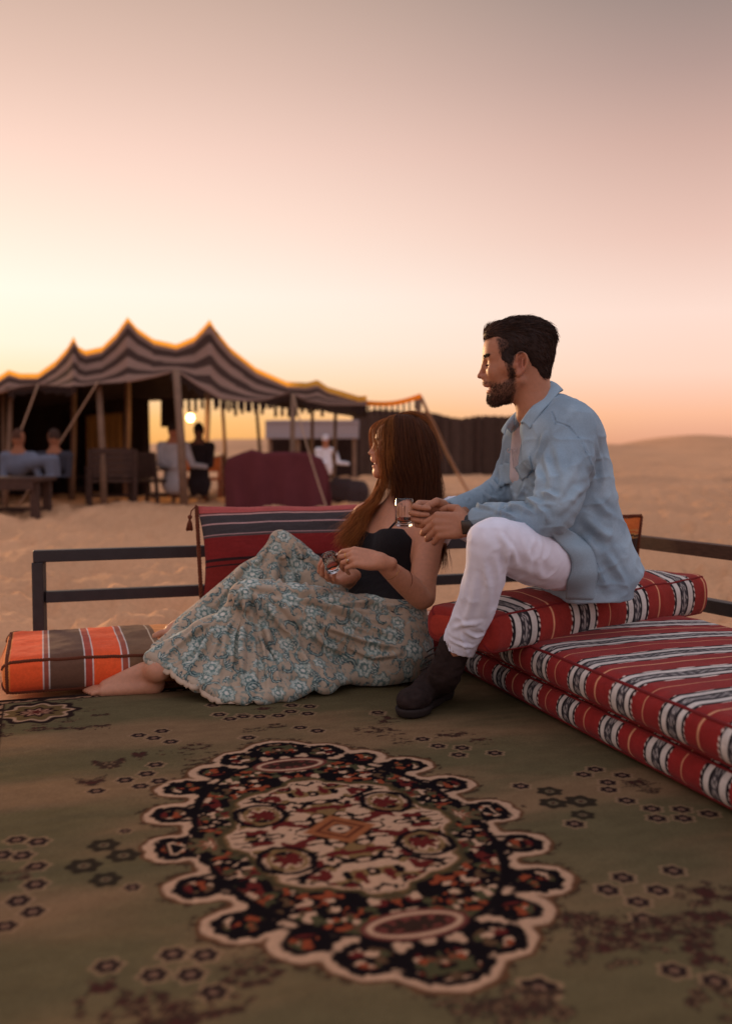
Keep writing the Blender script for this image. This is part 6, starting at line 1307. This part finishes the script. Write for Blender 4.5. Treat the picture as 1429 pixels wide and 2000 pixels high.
for x in (440, 540, 636): q = P(x, np.interp(x, fx, fy), Ym); MB().tube([A3(q[0], Ym + .06 + .25 * ((x - 537) / 105) ** 2, mb[2] - .04), A3(q[0], Ym + .06 + .25 * ((x - 537) / 105) ** 2, q[2] - .03)], .02, 8).build('post', M_wood, t)
tag(t, 'maroon cloth wind screen with wavy top behind the back cushion', 'screen')
def heap(name, px, py, w, h, d, m, label, seed):
    b = at_ground(px, py); f_ = Field(axis(b[0] - w, b[0] + w, .02), axis(b[1] - d, b[1] + d, .02), axis(b[2] - .06, b[2] + h * 1.4, .02)); gg = np.random.default_rng(seed)
    for q in range(7): f_.ell(b + A3(gg.uniform(-.5, .5) * w, gg.uniform(-.4, .4) * d, gg.uniform(.1, .6) * h), (w * .4, d * .4, h * .38), None, .06)
    V, F = f_.mesh(2); tag(link(name, mesh_np(name, V + normals(V, F) * (.05 * (fbm(V * 9, 3) - .5))[:, None], F), m), label, 'blankets')
heap('blanket_heap', 678, 985, .36, .42, .3, mat('grey_blanket', s2l((74, 58, 56)), rough=1, bump=.3, bscale=40), 'heap of dark grey blankets right of the maroon wind screen', 3)
# far awning, fence
aw = ground_pt(600, 24.0); t = empty('far_shelter', tuple(aw)); z0, z1 = P(600, 852, 24)[2], P(600, 822, 24)[2]; xa, xb = P(518, 830, 24)[0], P(700, 830, 24)[0]
mw = MB(); mw.box(A3((xa + xb) / 2, 24.0, z1 - .02), X_ * (xb - xa) / 2, Y_ * .03, Z_ * .03); mw.box(A3((xa + xb) / 2, 24.6, (z0 + z1) / 2), X_ * (xb - xa) / 2, unit(A3(0, .9, .3)) * .7, A3(0, -.006, .02)); mw.build('awning', M_cloth_g, t); MB().box(A3((xa + xb) / 2, 24.02, (z0 + z1) / 2), X_ * (xb - xa) / 2, Y_ * .02, Z_ * (z1 - z0) / 2 * .96).build('valance', M_cloth_g, t)
MB().box(A3((xa + xb) / 2, 25.6, (z0 + aw[2]) / 2), X_ * (xb - xa) / 2, Y_ * .04, Z_ * (z0 - aw[2]) / 2).build('back_wall', M_darkcl, t)
for a in np.linspace(xa + .1, xb - .1, 4): MB().tube([A3(a, 24.1, aw[2] - .1), A3(a, 24.1, z0 + .05)], .05, 8).build('post', M_pole, t)
tag(t, 'far shelter with a pale awning seen under the tent eave', 'shelter')
fe = empty('reed_fence', tuple(ground_pt(850, 30.0))); g = np.random.default_rng(8); xa, xb = P(690, 860, 30)[0], P(1012, 860, 30)[0]; npn = 4
M_reed = mat('dry_reed', s2l((86, 66, 56)), rough=1, var=.3, vscale=6, bump=.5, bscale=20, bdist=.05, stretch=(6, 6, .6))
for p_ in range(npn):
    m_ = MB(); x0, x1 = xa + (xb - xa) * p_ / npn, xa + (xb - xa) * (p_ + 1) / npn
    for x in np.arange(x0, x1, .045):
        px_ = x / 30 * FPX + 714.5; zt_ = P(px_, np.interp(px_, [690, 740, 800, 830, 900, 1012], [802, 803, 806, 806, 812, 814]), 30)[2] + g.normal() * .012 + .05 * math.sin(x * 1.7) + .03 * math.sin(x * 4.1); y_ = 30 + g.uniform(-.05, .05); b0 = gz0(x, 30) - .1; m_.box(A3(x, y_, (zt_ + b0) / 2), X_ * .026, Y_ * .03, Z_ * (zt_ - b0) / 2)
    m_.build('reed_panel', M_reed, fe)
for x in np.linspace(xa, xb, npn + 1): MB().tube([A3(x, 29.9, gz0(x, 30) - .1), A3(x, 29.9, P(850, 812, 30)[2] - .1)], .05, 7).build('post', M_wood, fe)
tag(fe, 'tall dark reed fence standing on the sand behind the couple', 'fence')
# ---- people far back
def far_person(px, py_top, py_base, Y, label, m_body, skinc, hairc, sit=False, face=-1):
    b = P(px, py_base, Y); b[2] = max(b[2], gz0(b[0], Y)) if not sit else b[2]; tp = P(px, py_top, Y); H = tp[2] - b[2]; L = min(H, 1.72); f_ = Field(axis(b[0] - .5, b[0] + .5, .016), axis(Y - .4, Y + .4, .016), axis(b[2] - .05, tp[2] + .05, .016)); hd_ = tp - Z_ * .11
    sh = tp - Z_ * .34; hp = tp - Z_ * .86 if H > .95 else b + Z_ * .10
    f_.ell(hd_, (.075, .085, .11), None, .02); f_.cone(hd_ - Z_ * .08, sh, .05, .06, .02); f_.chain([(sh, .10), (sh * .5 + hp * .5, .13), (hp, .14)], .05, flat=(A3(0, 1, 0), .75)); f_.cone(sh - X_ * .16, sh + X_ * .16, .06, .06, .04)
    for a in (-1, 1):
        el = sh + X_ * a * .22 + A3(face * .05, -.05, -.26); f_.chain([(sh + X_ * a * .17, .055), (el, .045), (el + A3(face * .2, -.12, -.02), .035)], .03)
        if sit: kn = hp + A3(face * .40, a * .08, .06); f_.chain([(hp + X_ * a * .05, .09), (kn, .07), (kn + A3(face * .04, 0, -.36), .05)], .04)
        else: f_.chain([(hp + X_ * a * .07, .10), (A3(hp[0] + a * .07, Y, (hp[2] + b[2]) / 2), .075), (A3(b[0] + a * .07, Y, b[2] + .04), .055)], .04)
    V, F = f_.mesh(1); c = np.tile(A3(*s2l(skinc)), (len(V), 1)); isb = (V[:, 2] < sh[2] + .03) | ((np.hypot(V[:, 0] - hd_[0], V[:, 1] - hd_[1]) > .095) & (V[:, 2] < sh[2] + .12)); c[isb] = A3(*m_body); arm = 0
    hr = (np.linalg.norm(V - hd_, axis=1) < .15) & (V[:, 2] > hd_[2] - .02) & ((V[:, 0] - hd_[0]) * face < .05) | (V[:, 2] > hd_[2] + .055); c[hr] = A3(*s2l(hairc))
    o = link('person', mesh_np('person', V, F, c), M_farp); tag(o, label, 'person'); return o
M_farp = mat('cloth_and_skin', attr=True, rough=.9, var=.1, vscale=10, bump=.2, bscale=40)
far_person(36, 836, 925, 11.9, 'person in pale blue shirt sitting behind the plank table', s2l((104, 106, 118)), (150, 96, 68), (80, 50, 34), True, 1)
far_person(106, 836, 925, 12.1, 'person in dark clothes sitting beside the pale blue shirt', s2l((56, 52, 58)), (150, 96, 68), (60, 40, 30), True, -1)
far_person(338, 822, 960, 13.6, 'person in pale clothes standing just left of the lamp', s2l((196, 186, 184)), (186, 120, 88), (50, 36, 30), False, 1)
far_person(388, 824, 968, 13.9, 'person in dark clothes standing at the table under the lamp', s2l((48, 38, 40)), (120, 80, 60), (36, 28, 26), False, -1)
far_person(636, 848, 925, 21.0, 'person in a white robe standing beyond the maroon wind screen', s2l((226, 220, 222)), (170, 110, 80), (210, 200, 200), False, 1)
